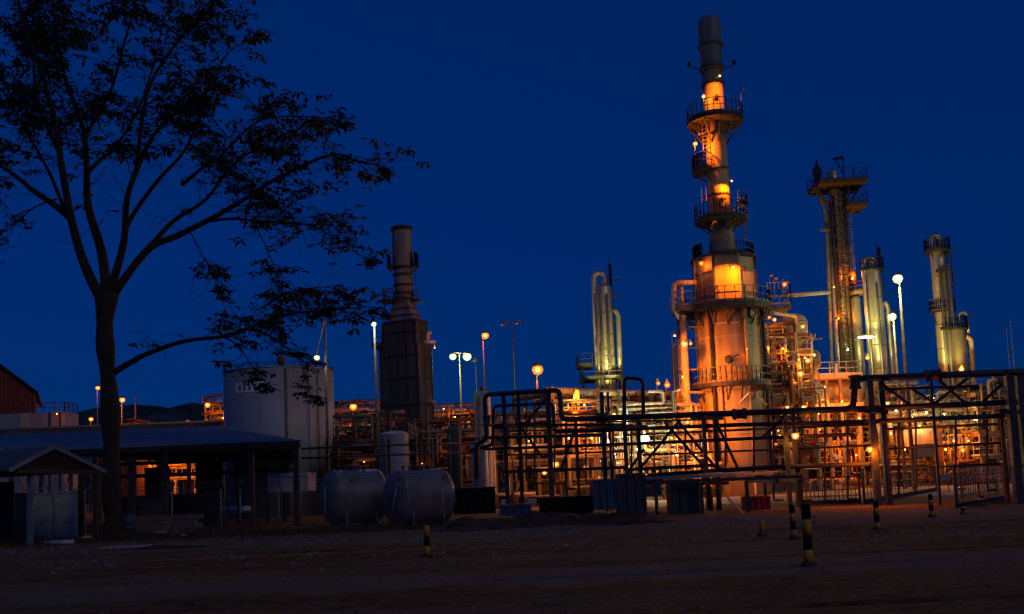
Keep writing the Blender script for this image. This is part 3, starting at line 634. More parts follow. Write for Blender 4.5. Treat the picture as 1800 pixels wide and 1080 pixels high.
# ------------------------------------------------------------------ dark pipe bridge in front of the plant
RA,RB=(-1.6,56.),(20.3,40.)
def pl(x,y,o=0.):
    p=PL(x,y,RA,RB)
    if o: p=P(x,y,p.y+o)
    return p
def bridge():
    t=thing('pipe_bridge','dark navy pipe bridge on slender posts, running before the lit plant','pipe bridge',(pl(1240,800).x,pl(1240,800).y,0))
    def tb(nm,pts,r,o=0.,mt=M_DARKB,zlock=True):
        w3=[pl(x,y,o) for x,y in pts]; MB().pipe(w3,r,10,r*2.6).build(nm,mt,t)
    # expansion loop of two parallel pipes at the far end
    tb('pipe',[(838,842),(838,779),(856,773),(852,694),(984,686),(987,738),(1500,719),(1503,666),(1800,654)],.14)
    tb('pipe',[(826,792),(866,782),(868,714),(972,709),(975,760),(1300,747),(1520,742)],.10,.9)
    tb('pipe',[(850,748),(1096,747)],.08,.5); tb('pipe',[(848,770),(1060,765)],.09,.2)
    tb('pipe',[(850,790),(1050,783),(1350,770),(1500,764)],.085,.4)
    tb('pipe',[(1500,719),(1790,707)],.12,.25); tb('pipe',[(1520,742),(1765,731)],.10,.2)
    tb('pipe',[(1545,685),(1720,679)],.06,.3); tb('pipe',[(1500,664),(1806,650)],.05,.6)
    for dy in(0,17): MB().pipe([P(530,789+dy,50.5),P(680,783+dy,53),P(842,779+dy,pl(842,779).y+.2)],.055,8).build('pipe',M_DARKB,t)
    for px,dd in((683,53.2),(575,51.4)): MB().bar((X(px,800,dd),dd,-.1),P(px,772,dd),.13).build('post',M_DARK,t)
    tb('pipe',[(1140,836),(1350,822),(1530,816)],.11,.3)
    tb('pipe',[(1097,738),(1098,664),(1130,668),(1131,735)],.10,-.1,M_DARK)
    def post(x,yt,w_,o=0.,mt=M_DARK,yb=None):
        p=pl(x,yt,o); q=V((p.x,p.y,-.1)) if yb is None else V((p.x,p.y,pl(x,yb,o).z)); MB().bar(q,p,w_).build('post',mt,t)
    for x,yt,w_,o,mt in((885,690,.24,.4,M_DARK),(910,686,.2,1.0,M_DARK),(962,684,.26,.1,M_DARKB),(1012,740,.16,.6,M_RUST),(1057,690,.2,.6,M_DARK),
        (1068,690,.12,1.2,M_DARK),(1097,736,.19,0.,M_DARKB),(1121,738,.18,.5,M_DARK),(1236,726,.19,0.,M_DARKB),(1255,726,.18,.6,M_DARK),
        (1378,720,.19,0.,M_DARKB),(1393,720,.18,.5,M_DARK),(1527,660,.26,0,M_DARKB),(1547,664,.24,.6,M_DARKB),(1636,668,.10,.3,M_DARK),
        (1772,652,.3,0.,M_DARKB),(1790,652,.3,.8,M_DARKB),(1760,735,.14,.6,M_RUST),(760,775,.10,1.3,M_GALV)): post(x,yt,w_,o,mt)
    def br(x0,y0,x1,y1,w_=.11,o=.25,nm='brace'): MB().bar(pl(x0,y0,o),pl(x1,y1,o),w_).build(nm,M_DARK,t)
    for k,(x,y0,y1,o,rr) in enumerate(((925,700,845,1.4,.05),(940,712,850,1.8,.06),(975,760,850,1.1,.05),(995,742,860,1.6,.07),(1030,742,850,2.,.05),(1078,750,845,1.6,.05),(1110,745,840,1.8,.06),(1150,750,838,1.5,.04),(1205,748,838,1.7,.05),(1275,745,838,1.6,.05),(1325,742,836,1.8,.06),(1360,740,880,1.4,.05),(1410,740,880,1.6,.05),(1450,738,880,1.5,.04),(1490,738,878,1.3,.06),(1580,735,870,1.2,.05),(1610,735,866,1.4,.04),(1680,732,860,1.2,.05),(1735,732,862,1.,.05))):
        MB().pipe([pl(x,y0,o),pl(x,y1,o),pl(x,y1,o)+V((.5,.2,0))],rr,7).build('drop_pipe',M_DARK if k%3 else M_RUST,t)
    for k,(x0,y0,x1,y1,o,rr) in enumerate(((870,730,1060,728,1.9,.05),(880,758,1095,754,2.2,.06),(890,800,1100,794,1.6,.05),(1060,742,1240,738,1.9,.05),(1100,765,1390,752,2.1,.06),(1130,800,1380,790,1.7,.05),(1390,752,1530,746,1.7,.06),(1390,790,1530,783,1.4,.05),(1550,755,1765,745,1.5,.06),(1550,790,1765,778,1.3,.05),(1550,826,1760,815,1.2,.04))):
        MB().tube(pl(x0,y0,o),pl(x1,y1,o),rr,7).build('pipe',M_DARK if k%4 else M_STEEL,t)
    for a in((1168,742,1242,826),(1190,738,1258,822),(1196,738,1122,828),(1132,790,1102,832),(1547,672,1602,714),(1700,666,1640,712),(1600,682,1648,712),(1722,712,1770,668),(1650,668,1700,712),(905,735,950,800),(960,700,925,745),(1012,750,985,830),(1258,740,1300,830),(1378,735,1340,770)): br(*a)
    for a in((905,747,962,745),(868,752,910,750),(885,830,1097,822),(1097,826,1255,818)): br(*a,w_=.16,o=.3,nm='beam')
    for x in(910,962,1057,1097,1121,1236,1255,1378,1393,1527,1547,1772):  # short cross arms that carry the pipes
        p=pl(x,742 if x<1130 else (726 if x<1500 else 714)); d=V((RB[1]-RA[1],-(RB[0]-RA[0]),0)).normalized()
        MB().bar(p-d*.9-V((0,0,.24)),p+d*1.3-V((0,0,.24)),.16).build('cross_arm',M_DARK,t)
    for x,y,o in((1503,672,0),(1060,734,0),(1300,728,0),(856,740,0),(1640,660,0)):
        p=pl(x,y,o); MB().lathe(p-V((0,0,0)),[(.12,-.30),(.27,-.30),(.27,-.22),(.22,-.2),(.22,.2),(.27,.22),(.27,.30),(.12,.30)],14,(1,-.7,0) if x not in(856,1503) else None).build('flange',M_DARKB,t)
    for px,py,o,k,pw in((1529,790,-.35,'s',1100),(1398,766,-.3,'w',200)): p=pl(px,py,o); fixture(t,p,k,pw,.16,p+V((0,.35,.2)))
bridge()
# ------------------------------------------------------------------ swung gate leaves and the barrier behind
def leaf(x0,y0,d0,x1,y1,d1,h,label,n):
    a=P(x0,y0,d0); b=P(x1,y1,d1); a.z=b.z=max(.12,(a.z+b.z)/2); t=thing('gate_leaf',label,'gate',(a.x,a.y,0),'barred gate leaves of the plant entrance'); up=V((0,0,h))
    f=MB(); f.bar(a,b,.12,.2); f.bar(a+up,b+up,.07); f.bar(a,a+up,.09); f.bar(b,b+up,.09); f.bar(a+up*.5,b+up*.5,.05); f.build('frame',M_DARK,t)
    g=MB()
    for i in range(1,n): p=a.lerp(b,i/n); g.bar(p,p+up,.035)
    for k in(.25,.75): g.bar(a+up*k,b+up*k,.04)
    g.build('grille_bar_frame',M_STEEL,t)
    w_=MB(); w_.lathe(b+V((-.02,0,-.14)),[(.13,-.04),(.13,.04)],14,(1,0,0)); w_.build('wheel',M_BLK,t)
leaf(1520,888,46.5,1646,861,66,1.5,'long barred gate leaf swung inward on its dark bottom rail',28)
leaf(1683,905,37.5,1768,876,44,1.45,'shorter barred gate leaf by the red barrier',22)
leaf(1404,884,47.2,1512,884,47,1.15,'barred gate leaf closed between the two pairs of bridge posts',15)
def barrier(x0,x1,yt,yb,d,label):
    p=P(x0,yb,d); q=P(x1,yt,d); z0=max(p.z,.35); c=V(((p.x+q.x)/2,d,0)); t=thing('safety_barrier',label,'barrier',c)
    MB().box((c.x,d,(z0+q.z)/2),(q.x-p.x,.08,q.z-z0)).build('board',M_RED,t)
    for s in(0,.5,1): MB().bar((p.x+(q.x-p.x)*s,d+.07,0),(p.x+(q.x-p.x)*s,d+.07,q.z+.1),.08).build('post',M_DARK,t)
barrier(1690,1752,841,852,50,'red board barrier beyond the shorter gate leaf')
def flatsign(x0,x1,yt,yb,d,label,mt,nm='sign_board',ztop=None):
    p=P(x0,yb,d); q=P(x1,yt,d); t=thing(nm,label,'sign',((p.x+q.x)/2,d,0))
    MB().box(((p.x+q.x)/2,d,(p.z+q.z)/2),(q.x-p.x,.05,q.z-p.z)).build('board',mt,t)
    for s in(.08,.92): MB().bar((p.x+(q.x-p.x)*s,d+.06,0),(p.x+(q.x-p.x)*s,d+.06,q.z-.03),.06).build('post',M_STEEL,t)
flatsign(1470,1481,852,863,72,'small blank pale sign standing on the lit pavement',M_CREAM)
flatsign(1650,1668,834,846,62,'pale notice board low beside the open gate leaf',M_WHITE)
flatsign(1606,1646,780,805,76,'wide grey board raised on posts under the dark bridge',M_CONC)

# ------------------------------------------------------------------ platforms
def ringdeck(parent,c,r0,r1,a0=0.,a1=2*math.pi,t=.14,h=1.1,brk=0,brd=1.2,mt=M_DARK,rmt=M_STEEL,step=1.1):
    d=MB().arcdeck(c,r0,r1,a0,a1,t); d.build('platform',mt,parent)
    rb=MB(); full=a1-a0>6.2; pts=arc(c,r1-.05,a0,a1,28); rb.rail(pts,h,.03,step=step)
    if not full:
        for a in(a0,a1): rb.rail([V(c)+V((math.cos(a)*k,math.sin(a)*k,0)) for k in(r0+.1,r1-.05)],h,.03)
    rb.build('railing',rmt,parent)
    for i in range(brk):
        a=a0+(a1-a0)*(i+.5)/brk; dd=V((math.cos(a),math.sin(a),0)); MB().bar(V(c)+dd*(r1-.1)-V((0,0,t)),V(c)+dd*(r0+.02)-V((0,0,brd)),.09).build('bracket',M_DARK,parent)
def boxdeck(parent,x0,x1,y0,y1,z,t=.14,h=1.1,mt=M_GRATE,rmt=M_STEEL,sides='FLRB'):
    MB().box(((x0+x1)/2,(y0+y1)/2,z-t/2),(x1-x0,y1-y0,t)).build('platform',mt,parent)
    rb=MB(); C={'F':((x0,y0),(x1,y0)),'R':((x1,y0),(x1,y1)),'B':((x1,y1),(x0,y1)),'L':((x0,y1),(x0,y0))}
    for s in sides: a,b=C[s]; rb.rail([V((*a,z)),V((*b,z))],h,.03,step=1.2)
    rb.build('railing',rmt,parent)
def ladder(parent,p,q,face=(0,-1,0),cage=True,w_=.45,mt=M_STEEL):
    p,q=V(p),V(q); f=V(face); s=f.cross(V((0,0,1))).normalized()*w_/2; mb=MB()
    mb.bar(p-s,q-s,.05); mb.bar(p+s,q+s,.05); l=(q-p).length
    for i in range(int(l/.3)): a=p.lerp(q,(i+.5)*.3/l); mb.bar(a-s,a+s,.03)
    if cage:
        n=max(2,int(l/1.2))
        for i in range(2,n+1):
            c=p.lerp(q,i/n); pts=[c+s*1.2*math.cos(k*math.pi/8)+f*(.7*math.sin(k*math.pi/8)) for k in range(9)]; mb.sweep(pts,.02,4)
        for k in(2,4,6): o=s*1.2*math.cos(k*math.pi/8)+f*(.7*math.sin(k*math.pi/8)); mb.bar(p.lerp(q,2/n)+o,q+o,.03)
    mb.build('ladder',mt,parent)

# ------------------------------------------------------------------ the tall stack
def stack():
    D=75.; cx=X(1285,690,D); z=lambda px,py:Z(px,py,D); C=lambda zz:V((cx,D,zz))
    t=thing('tall_stack','tallest slender flue stack with floodlit orange casing and ringed platforms','flue stack',(cx,D,0)); r=2.42
    zb=z(1285,547); zt=z(1285,458)
    MB().lathe(C(0),[(r,0),(r,zb)],48).build('base_shell',M_STACK,t)
    for py in(575,597,690,735,765): MB().lathe(C(z(1285,py)),[(r+.002,-.05),(r+.06,-.04),(r+.06,.04),(r+.002,.05)],48,caps=False).build('seam',M_STACK,t)
    for i in range(4):
        a=2*math.pi*i/4+.35; d=V((math.cos(a),math.sin(a),0)); MB().bar(C(.1)+d*(r+.05),C(zb-.2)+d*(r+.05),.1).build('stiffener',M_STACK,t)
    # octagonal plenum above the main platform
    ro=2.40; MB().lathe(C(zb),[(ro,0),(ro,zt-zb)],8,a0=R(22.5-8),smooth=False).build('plenum',M_STACK,t)
    for i in range(8):
        a=R(22.5-8+45*i); d=V((math.cos(a),math.sin(a),0)); MB().bar(C(zb)+d*(ro+.02),C(zt)+d*(ro+.02),.16).build('corner_rib',M_DARK if i%2 else M_STACK,t)
    for u in(.3,.72): MB().lathe(C(zb+(zt-zb)*u),[(ro+.005,-.06),(ro+.09,-.06),(ro+.09,.06),(ro+.005,.06)],8,caps=False,a0=R(22.5-8),smooth=False).build('seam',M_STACK,t)
    MB().lathe(C(zt),[(ro+.1,-.02),(ro+.1,.16),(1.9,.2),(1.9,.3),(1.25,.34)],32,smooth=False).build('flange',M_DARK,t)
    prof=[(1.22,zt+.33),(1.05,z(1275,440)),(.93,z(1275,420)),(.80,z(1274,390))]
    MB().lathe(C(0),prof,32).build('cone',M_STACK,t)
    z3=z(1273,390); z1=z(1262,125); zc=z(1257,32)
    MB().lathe(C(0),[(.80,z3),(.78,z(1270,300)),(.78,z1)],32).build('flue',M_STACK,t)
    MB().lathe(C(0),[(.78,z1),(.82,z1+.3),(.86,z1+2.),(.87,zc-.55),(.80,zc-.2),(.62,zc),(.5,zc+.04)],32).build('cap',M_STACKD,t)
    for py in(82,122,150,240,300,345,420): zz=z(1262,py); MB().lathe(C(zz),[(.79,-.07),(.98 if py<130 else .90,-.06),(.98 if py<130 else .90,.06),(.79,.07)],32,caps=False).build('stiffener_ring',M_DARK,t)
    for s in(-1,1):   # aviation lamp brackets below the cap
        zz=z(1262,120); mb=MB(); mb.pipe([C(zz)+V((s*.85,0,0)),C(zz)+V((s*1.4,0,.02)),C(zz)+V((s*1.75,0,.25))],.04,6); b=mb.build('lamp_bracket',M_DARK,t)
        MB().lathe(C(zz)+V((s*1.75,0,.22)),[(.14,0),(.16,.12),(.14,.3),(.05,.36)],10).build('beacon',M_DARK,b)
    # upper ring platform with raking struts
    zp=z(1264,212); ringdeck(t,C(zp),.80,2.15,t=.3,brk=10,brd=1.9)
    zl=z(1240,300); ringdeck(t,C(zl),.80,1.95,R(140),R(230),t=.25,brk=2,brd=.8)
    zq=z(1272,386); ringdeck(t,C(zq),.85,2.0,t=.25,brk=8,brd=1.)
    rb=MB(); rb.rail(arc(C(zq+.6),2.05,R(-60),R(40),10),1.15,.03,step=.5); rb.build('railing',M_STEEL,t)
    ringdeck(t,C(z(1310,458)+.02),1.9,2.35,R(-75),R(60),t=.12,brk=0)
    ringdeck(t,C(zt+.02),1.95,2.3,R(150),R(215),t=.12)
    # broad main platform
    zm=z(1280,541); ringdeck(t,C(zm),2.45,3.35,t=.45,brk=16,brd=1.6,step=.9)
    xa=X(1186,541,D-1); MB().box(((xa+cx-2.6)/2,D-.4,zm-.2),(cx-2.6-xa,2.8,.35)).build('platform',M_GRATE,t)
    rb=MB(); rb.rail([V((cx-3.,D-1.8,zm)),V((xa,D-1.8,zm)),V((xa,D+1.,zm))],1.1,.03); rb.build('railing',M_STEEL,t)
    xb=X(1388,545,D); MB().box(((xb+cx+2.8)/2,D+.6,zm-.22),(xb-cx-2.8,2.2,.25)).build('platform',M_GRATE,t)
    rb=MB()
    for h in(0,.55): rb.rail([V((cx+3.1,D-.5,zm+h)),V((xb,D-.5,zm+h)),V((xb,D+1.6,zm+h))],1.15,.035,step=.7)
    rb.build('railing',M_GALV,t)
    # lower ring platform
    zr=z(1287,676); ringdeck(t,C(zr),2.45,3.0,R(-190),R(20),t=.3,brk=9,brd=1.3,step=.9)
    for x0,x1 in((1318,1297),(1330,1348)): MB().bar(P(x0,690,D-2.9),P(x1,712,D-2.3),.12).build('brace',M_GALV,t)
    # pipes that climb the casing
    def up(px,py0,py1,rr,mt,nm='riser'):
        dx=X(px,(py0+py1)/2,D)-cx; dx=max(-2.75,min(2.75,dx)); dy=-math.sqrt(max(.02,(r+rr+.08)**2-dx*dx)); MB().tube(C(z(px,py1))+V((dx,dy,0)),C(z(px,py0))+V((dx,dy,0)),rr,10).build(nm,mt,t)
    up(1246,548,830,.13,M_DARK); up(1299,550,668,.12,M_STACK); up(1342,548,830,.14,M_DARK); up(1352,548,800,.06,M_DARK); up(1336,560,820,.07,M_GALV); up(1262,680,815,.05,M_RUST)
    ladder(t,C(zb)+V((r+.25,-1.2,-8)),C(zb)+V((r+.25,-1.2,0)),(.6,-.8,0))
    ladder(t,C(zl-2.6)+V((-1.25,-.3,0)),C(zl)+V((-1.25,-.3,0)),(-.8,-.6,0)); ladder(t,C(zl)+V((-.95,-.5,0)),C(zp)+V((-.95,-.5,0)),(-.8,-.6,0)); ladder(t,C(zt+.4)+V((1.7,-.6,0)),C(zq)+V((1.7,-.6,0)),(.8,-.6,0))
    # hatches, nozzles and boxes on the casing
    p=C(z(1323,558)); d=V((.62,-.78,0)); MB().lathe(p+d*r,[(.42,-.02),(.42,.14),(.3,.14),(.3,.08),(.02,.08)],20,tuple(d)).build('inspection_port',M_GALV,t)
    p=C(z(1272,640)); d=V((-.22,-.97,0)); h=MB(); h.lathe(p+d*(r-.02),[(.18,0),(.18,.4),(.32,.42),(.32,.52),(.02,.54)],14,tuple(d)); h.bar(p+d*(r+.3)+V((.1,0,.1)),p+d*(r+.35)+V((.75,0,.35)),.1); h.build('hatch',M_DARK,t)
    for px,py in((1261,178),(1274,355),(1276,368)): q=C(z(px,py)); MB().lathe(q+V((.05,-.78,0)),[(.12,0),(.12,.1),(.17,.11),(.17,.15),(.02,.16)],12,(0,-1,0)).build('port',M_DARK,t)
    q=C(z(1312,483)); MB().box(q+V((.95,-2.28,0)),(.25,.12,.35)).build('port',M_DARK,t)
    for px,pz in((1258,522),(1290,522)): MB().bar(C(zb+.35)+V((X(px,520,D)-cx,-2.5,0)),C(zb+1.9)+V((X(px,520,D)-cx,-2.5,0)),.05).build('conduit',M_STACK,t)
    # lamps: each hangs by the casing that it floods
    def wash(px,py,rr,k,pw,aim_dz,cone=100,arm=None,dy=-.5,az=0,r_=.13):
        q=C(z(px,py)); dx=X(px,py,D)-cx; yy=-math.sqrt(max(0,(rr)**2-min(rr*.98,abs(dx))**2))+dy
        p=V((cx+dx,D+yy,q.z)); fixture(t,p,k,pw,r_,arm or p+V((0,-dy*.95,.15)),aim=C(q.z+aim_dz)+V((dx*.2,-rr*.7,0)),cone=cone,off=(0,-.02,-.2))
    wash(1256,152,.8,'s',2200,-1.7,118,dy=-1.2)
    wash(1278,330,.8,'s',3200,-1.6,125,dy=-1.2)
    wash(1272,487,2.3,'s',2600,-1.6,140,dy=-1.1)
    wash(1298,622,2.45,'d',60,-1.6,90,dy=-.5,r_=.09)
    def mastlamp(px,py,d,k,pw,base,rr=.16,off=None): p=P(px,py,d); fixture(t,p,k,pw,rr,V((base[0],base[1],base[2])),off=off)
    p=P(1237,170,74.2); mastlamp(1237,170,74.2,'w',200,(p.x,p.y+.1,zp),.2)
    p=P(1222,253,74); mastlamp(1222,253,74,'s',2600,(p.x-.05,p.y,zl),.18,off=(.3,-.2,-.2))
    p=P(1233,463,73.4); mastlamp(1233,463,73.4,'d',90,(p.x-.05,p.y,zm),.2,off=(.2,-.2,-.25))
    p=P(1379,500,75); mastlamp(1379,500,75,'d',60,(p.x-.1,p.y,zm),.2)
    for px,py in((1352,487),(1360,492),(1302,158)):
        p=P(px,py,75); mb=MB(); mb.pipe([V((p.x,p.y,(zm if py>300 else zp))),p+V((0,0,.1)),p+V((.15,-.1,.1))],.03,6); q=mb.build('lamp',M_GALV,t); MB().lathe(p+V((.15,-.1,.1)),[(.02,-.16),(.14,-.12),(.14,.05),(.04,.08)],10).build('bulb',M_GALV,q)
    # flood from the lamp on the riser side
    xx=P(1203,605,71.5); fixture(t,xx,'w',380,.30,V((xx.x-.3,xx.y+2.5,xx.z)),off=(.1,-.3,-.4)); xx=P(1214,604,72); fixture(t,xx,'d',120,.15,V((xx.x,xx.y+2,xx.z)))
    for px,py,dd,k,pw in((1208,742,69.,'s',7500),(1200,662,69.5,'d',8000),(1222,800,69.5,'s',3000),(1186,590,70,'d',6500)):
        xx=P(px,py,dd); fixture(t,xx,k,pw,.14,V((xx.x-.2,xx.y,0)),aim=V((cx-.8,D-2,xx.z-2.2)),cone=100)
    # pipes that hang off the main platform at its free end
    MB().pipe([P(1224,497,74),P(1184,497,74),P(1186,545,74),P(1196,560,74)],.19,12).build('pipe',M_INS,t)
    MB().pipe([P(1197,497,74.4),P(1199,540,74.4)],.16,12).build('pipe',M_INS,t)
    MB().pipe([P(1200,555,73.5),V((P(1206,700,73.5).x,73.5,.3))],.28,14).build('pipe',M_INS,t)
    MB().pipe([P(1192,560,74.5),V((P(1196,700,74.5).x,74.5,.3))],.14,10).build('pipe',M_STEEL,t)
    MB().bar(P(1196,690,73.5),P(1236,690,73.5),.18).build('beam',M_STACK,t); MB().bar(P(1199,693,73.5),P(1232,724,73.5),.16).build('brace',M_STACK,t)
    for py in(575,612,650): MB().bar(P(1193,py,74),P(1228,py,74),.12).build('beam',M_STEEL,t)
    MB().pipe([P(1386,520,75),P(1458,514,78)],.16,10).build('crossover_pipe',M_INS,t)
    MB().pipe([P(1345,548,75),P(1362,550,75),P(1398,556,80),P(1398,572,81)],.16,10).build('crossover_pipe',M_INS,t)
stack()

# ------------------------------------------------------------------ dark flue with square duct body
def dark_stack():
    D=85.; cx=X(712,700,D); z=lambda px,py:Z(px,py,D); s=D/F; C=lambda zz:V((cx,D+1.5,zz)); yaw=R(-27)
    t=thing('duct_stack','dark square ducted boiler stack with grey rust streaked chimney','flue stack',(cx,D,0))
    def prism(nm,w0,w1,z0,z1,mt,dep0=None,dep1=None):
        vs=[]
        for w_,zz,dp in((w0,z0,dep0 or w0),(w1,z1,dep1 or w1)):
            for a,b in((-1,-1),(1,-1),(1,1),(-1,1)):
                x=a*w_/2; y=b*dp/2; vs.append(C(zz)+V((x*math.cos(yaw)-y*math.sin(yaw),x*math.sin(yaw)+y*math.cos(yaw),0)))
        MB().add(vs,[(3,2,1,0),(4,5,6,7),(0,1,5,4),(1,2,6,5),(2,3,7,6),(3,0,4,7)]).build(nm,mt,t); return vs
    k=math.cos(-yaw)+.55*math.sin(-yaw)
    w1=92*s/k; w2=80*s/k; w3=64*s/k; w4=32*s/k
    zb=z(710,604); zu=z(708,561); zn=z(706,524)
    def pr(nm,w0,w1_,z0,z1,mt): return prism(nm,w0,w1_,z0,z1,mt,w0*.55,w1_*.55 if w1_>3 else w1_*.8)
    b=pr('duct_body',w1,w1,0,zb,M_CASING); u=pr('upper_duct',w2,w2,zb,zu,M_CASING); h=pr('hood',w3,w4,zu,zn,M_RUSTY)
    for vs,m_ in((b,M_DARK),(u,M_DARK)):
        for i in range(4): MB().bar(vs[i],vs[i+4],.16).build('corner_rib',m_,t)
        for u0 in(.27,.5,.73):
            MB().bar(vs[0].lerp(vs[1],u0),vs[4].lerp(vs[5],u0),.08).build('rib',m_,t)
        MB().bar(vs[1].lerp(vs[2],.5),vs[5].lerp(vs[6],.5),.08).build('rib',m_,t)
        for v0 in((.45,.62,.79,.93) if vs is b else (.5,.95)):
            for i in(0,1): MB().bar(vs[i].lerp(vs[i+4],v0),vs[(i+1)%4].lerp(vs[(i+1)%4+4],v0),.11).build('stiffener',m_,t)
    for v0 in(.25,.6): 
        for i in(0,1): MB().bar(h[i].lerp(h[i+4],v0),h[(i+1)%4].lerp(h[(i+1)%4+4],v0),.1).build('stiffener',M_DARK,t)
    zs=z(704,466); zt=z(702,393); zn_=zn
    MB().lathe(C(0),[(.80,zn),(.80,zs)],28).build('flue',M_RUSTY,t)
    MB().lathe(C(0),[(.88,zs),(.88,zt)],28,caps=False).build('chimney',M_RUSTY,t)
    MB().lathe(C(0),[(.90,zt-.3),(.97,zt-.3),(.97,zt+.02),(.78,zt+.02),(.78,zt-2)],28,caps=False).build('rim',M_DARK,t)
    for py in(465,478,497,512,522): MB().lathe(C(z(705,py)),[(.81,-.06),(.95,-.06),(.95,.06),(.81,.06)],28,caps=False).build('stiffener_ring',M_DARK,t)
    for a_,b_ in((150,215),(-35,30)): ringdeck(t,C(z(704,463)),.88,1.4,R(a_),R(b_),t=.1,brk=1,brd=.5,rmt=M_DARK,mt=M_DARK)
    for a_,b_ in((160,200),(-30,15)): ringdeck(t,C(z(706,526)),.82,1.6,R(a_),R(b_),t=.1,rmt=M_DARK,mt=M_DARK,h=.9)
    xa=X(672,520,D); rb=MB(); 
    for y in(D+.4,D+1.6):
        rb.bar((xa,y,zu),(xa,y,zn+.9),.1); rb.bar((xa,y,zn+.9),(cx-.8,y,zn+.9),.1); rb.bar((xa,y,zn+.2),(cx-.8,y,zn+.2),.08)
    rb.bar((xa,D+.4,zn+.9),(xa,D+1.6,zn+.9),.1); rb.build('frame',M_DARK,t)
    x0,x1=X(652,603,D),X(762,603,D); boxdeck(t,x0,x0+.9,D+.3,D+2.6,zb,rmt=M_DARK,mt=M_DARK); 
    ladder(t,C(zs)+V((.98,-.3,-2.6)),C(zs)+V((.98,-.3,0)),(.8,-.6,0),mt=M_DARK)
    MB().pipe([P(745,601,84.5),P(766,601,84.5)],.14,10).build('vent_pipe',M_INS,t); MB().pipe([P(752,600,84.6),P(752,584,84.6),P(758,586,84.6)],.14,10).build('vent_pipe',M_INS,t)
    p=P(764,612,83); fixture(t,p,'d',160,.10,V((p.x-.3,p.y+1,p.z)),off=(0,-.1,.25))
    # ducts and pipes round its foot
    for px,py in((680,752),(700,752),(735,756),(752,752)): MB().pipe([P(px,py,82.5),V((X(px,py,82.5),82.5,.2))],.12,8).build('pipe',M_DARK,t)
dark_stack()

# ------------------------------------------------------------------ tanks
def big_tank():
    D=72.; xc=X(492,740,D); r=(586-396)/2*D/F; zt=Z(490,646,D-3.6); t=thing('storage_tank','big pale flat topped storage tank with dark rim rail behind the shelter','storage tank',(xc,D,0)); C=V((xc,D,0))
    MB().lathe(C,[(r,0),(r,zt)],64).build('shell',M_WHITE,t); MB().lathe(C,[(r+.05,zt),(r+.05,zt+.08),(.3,zt+.45),(.02,zt+.46)],64).build('roof',M_WHITE,t)
    for k in range(1,5): zz=zt*k/5; MB().lathe(C,[(r+.002,zz-.02),(r+.012,zz),(r+.002,zz+.02)],64,caps=False).build('seam',M_WHITE,t)
    rb=MB(); rb.rail(arc(C+V((0,0,zt+.1)),r-.05,0,6.283,40),.3,.025,step=1.6,toe=False); rb.build('railing',M_DARK,t)
    for px,rr,mt in((505,.09,M_STEEL),(541,.07,M_INS),(553,.05,M_STEEL)):
        dx=X(px,700,D-3.6)-xc; yy=-math.sqrt(max(.01,(r+rr+.06)**2-dx*dx)); MB().tube(C+V((dx,yy,.1)),C+V((dx,yy,zt-.1)),rr,8).build('riser',mt,t)
    p=C+V((X(505,630,D)-xc,-2.,zt)); MB().lathe(p,[(.2,0),(.2,.5),(.3,.5),(.3,.9),(.05,1.)],14).build('vent',M_RUST,t)
    # pale painted name band with worn block letters, too worn to read
    z0,z1=Z(440,691,D-3.),Z(440,674,D-3.); a0=math.atan2(-1,-1); 
    def patch(nm,px0,px1,za,zb,rr,mt):
        vs=[];n=8
        for i in range(n+1):
            px=px0+(px1-px0)*i/n; dx=X(px,683,D-3.)-xc; dx=max(-r*.985,min(r*.985,dx)); a=math.asin(dx/r); 
            for zz in(za,zb): vs.append(C+V((math.sin(a)*rr,-math.cos(a)*rr,zz)))
        MB().add(vs,[(2*i,2*i+2,2*i+3,2*i+1) for i in range(n)]).build(nm,mt,t)
    patch('name_band',416,471,z0,z1,r+.02,mat('chalky white paint',(.97,.97,.97),.5,0,.1))
    for i in range(5): patch('worn_letter',422+i*9.5,427+i*9.5,z0+.12,z1-.12,r+.028,M_GALV)
big_tank()
def vtank(px0,px1,pt,d,nm,label,cat,mt,rings=2,dome=.12,group=None,top=None):
    x0,x1=X(px0,pt+40,d),X(px1,pt+40,d); r=(x1-x0)/2; c=V(((x0+x1)/2,d,0)); zt=Z((px0+px1)/2,pt,d); t=thing(nm,label,cat,c,group)
    MB().lathe(c,[(r,0),(r,zt-dome*r*2)],32,caps=False).build('shell',mt,t); MB().lathe(c,[(r,zt-dome*r*2),(r*.85,zt-dome*r*.8),(r*.5,zt-dome*r*.2),(.02,zt)],32,caps=False).build('roof',mt,t)
    for k in range(1,rings+1): zz=(zt-.3)*k/(rings+1); MB().lathe(c,[(r+.003,zz-.04),(r+.03,zz-.03),(r+.03,zz+.03),(r+.003,zz+.04)],32,caps=False).build('seam',mt,t)
    MB().lathe(c+V((0,0,zt-.05)),[(.1,0),(.1,.25),(.18,.25),(.18,.32),(.02,.33)],12).build('nozzle',M_STEEL,t)
    MB().tube(c+V((-r*.5,-r*.95,.2)),c+V((-r*.5,-r*.95,zt-.4)),.05,8).build('riser',M_STEEL,t); return t
vtank(669,719,758,58,'upright_tank','small white upright tank behind the bullet tanks, crossed by two thin pipes','tank',M_WHITE)
vtank(834,863,688,62,'upright_tank','slim cream upright tank showing between the bends of the pipe loop','tank',M_CREAM,3)
vtank(828,858,778,59,'upright_tank','short cream upright tank below the bends of the pipe loop','tank',M_CREAM,1)
vtank(786,812,752,60,'upright_tank','dark upright tank among unlit pipes','tank',M_CASING,2)
vtank(1181,1191,612,98,'vessel','dim teal vessel half hidden by the riser of the tallest stack','vessel',M_BULLET,6)
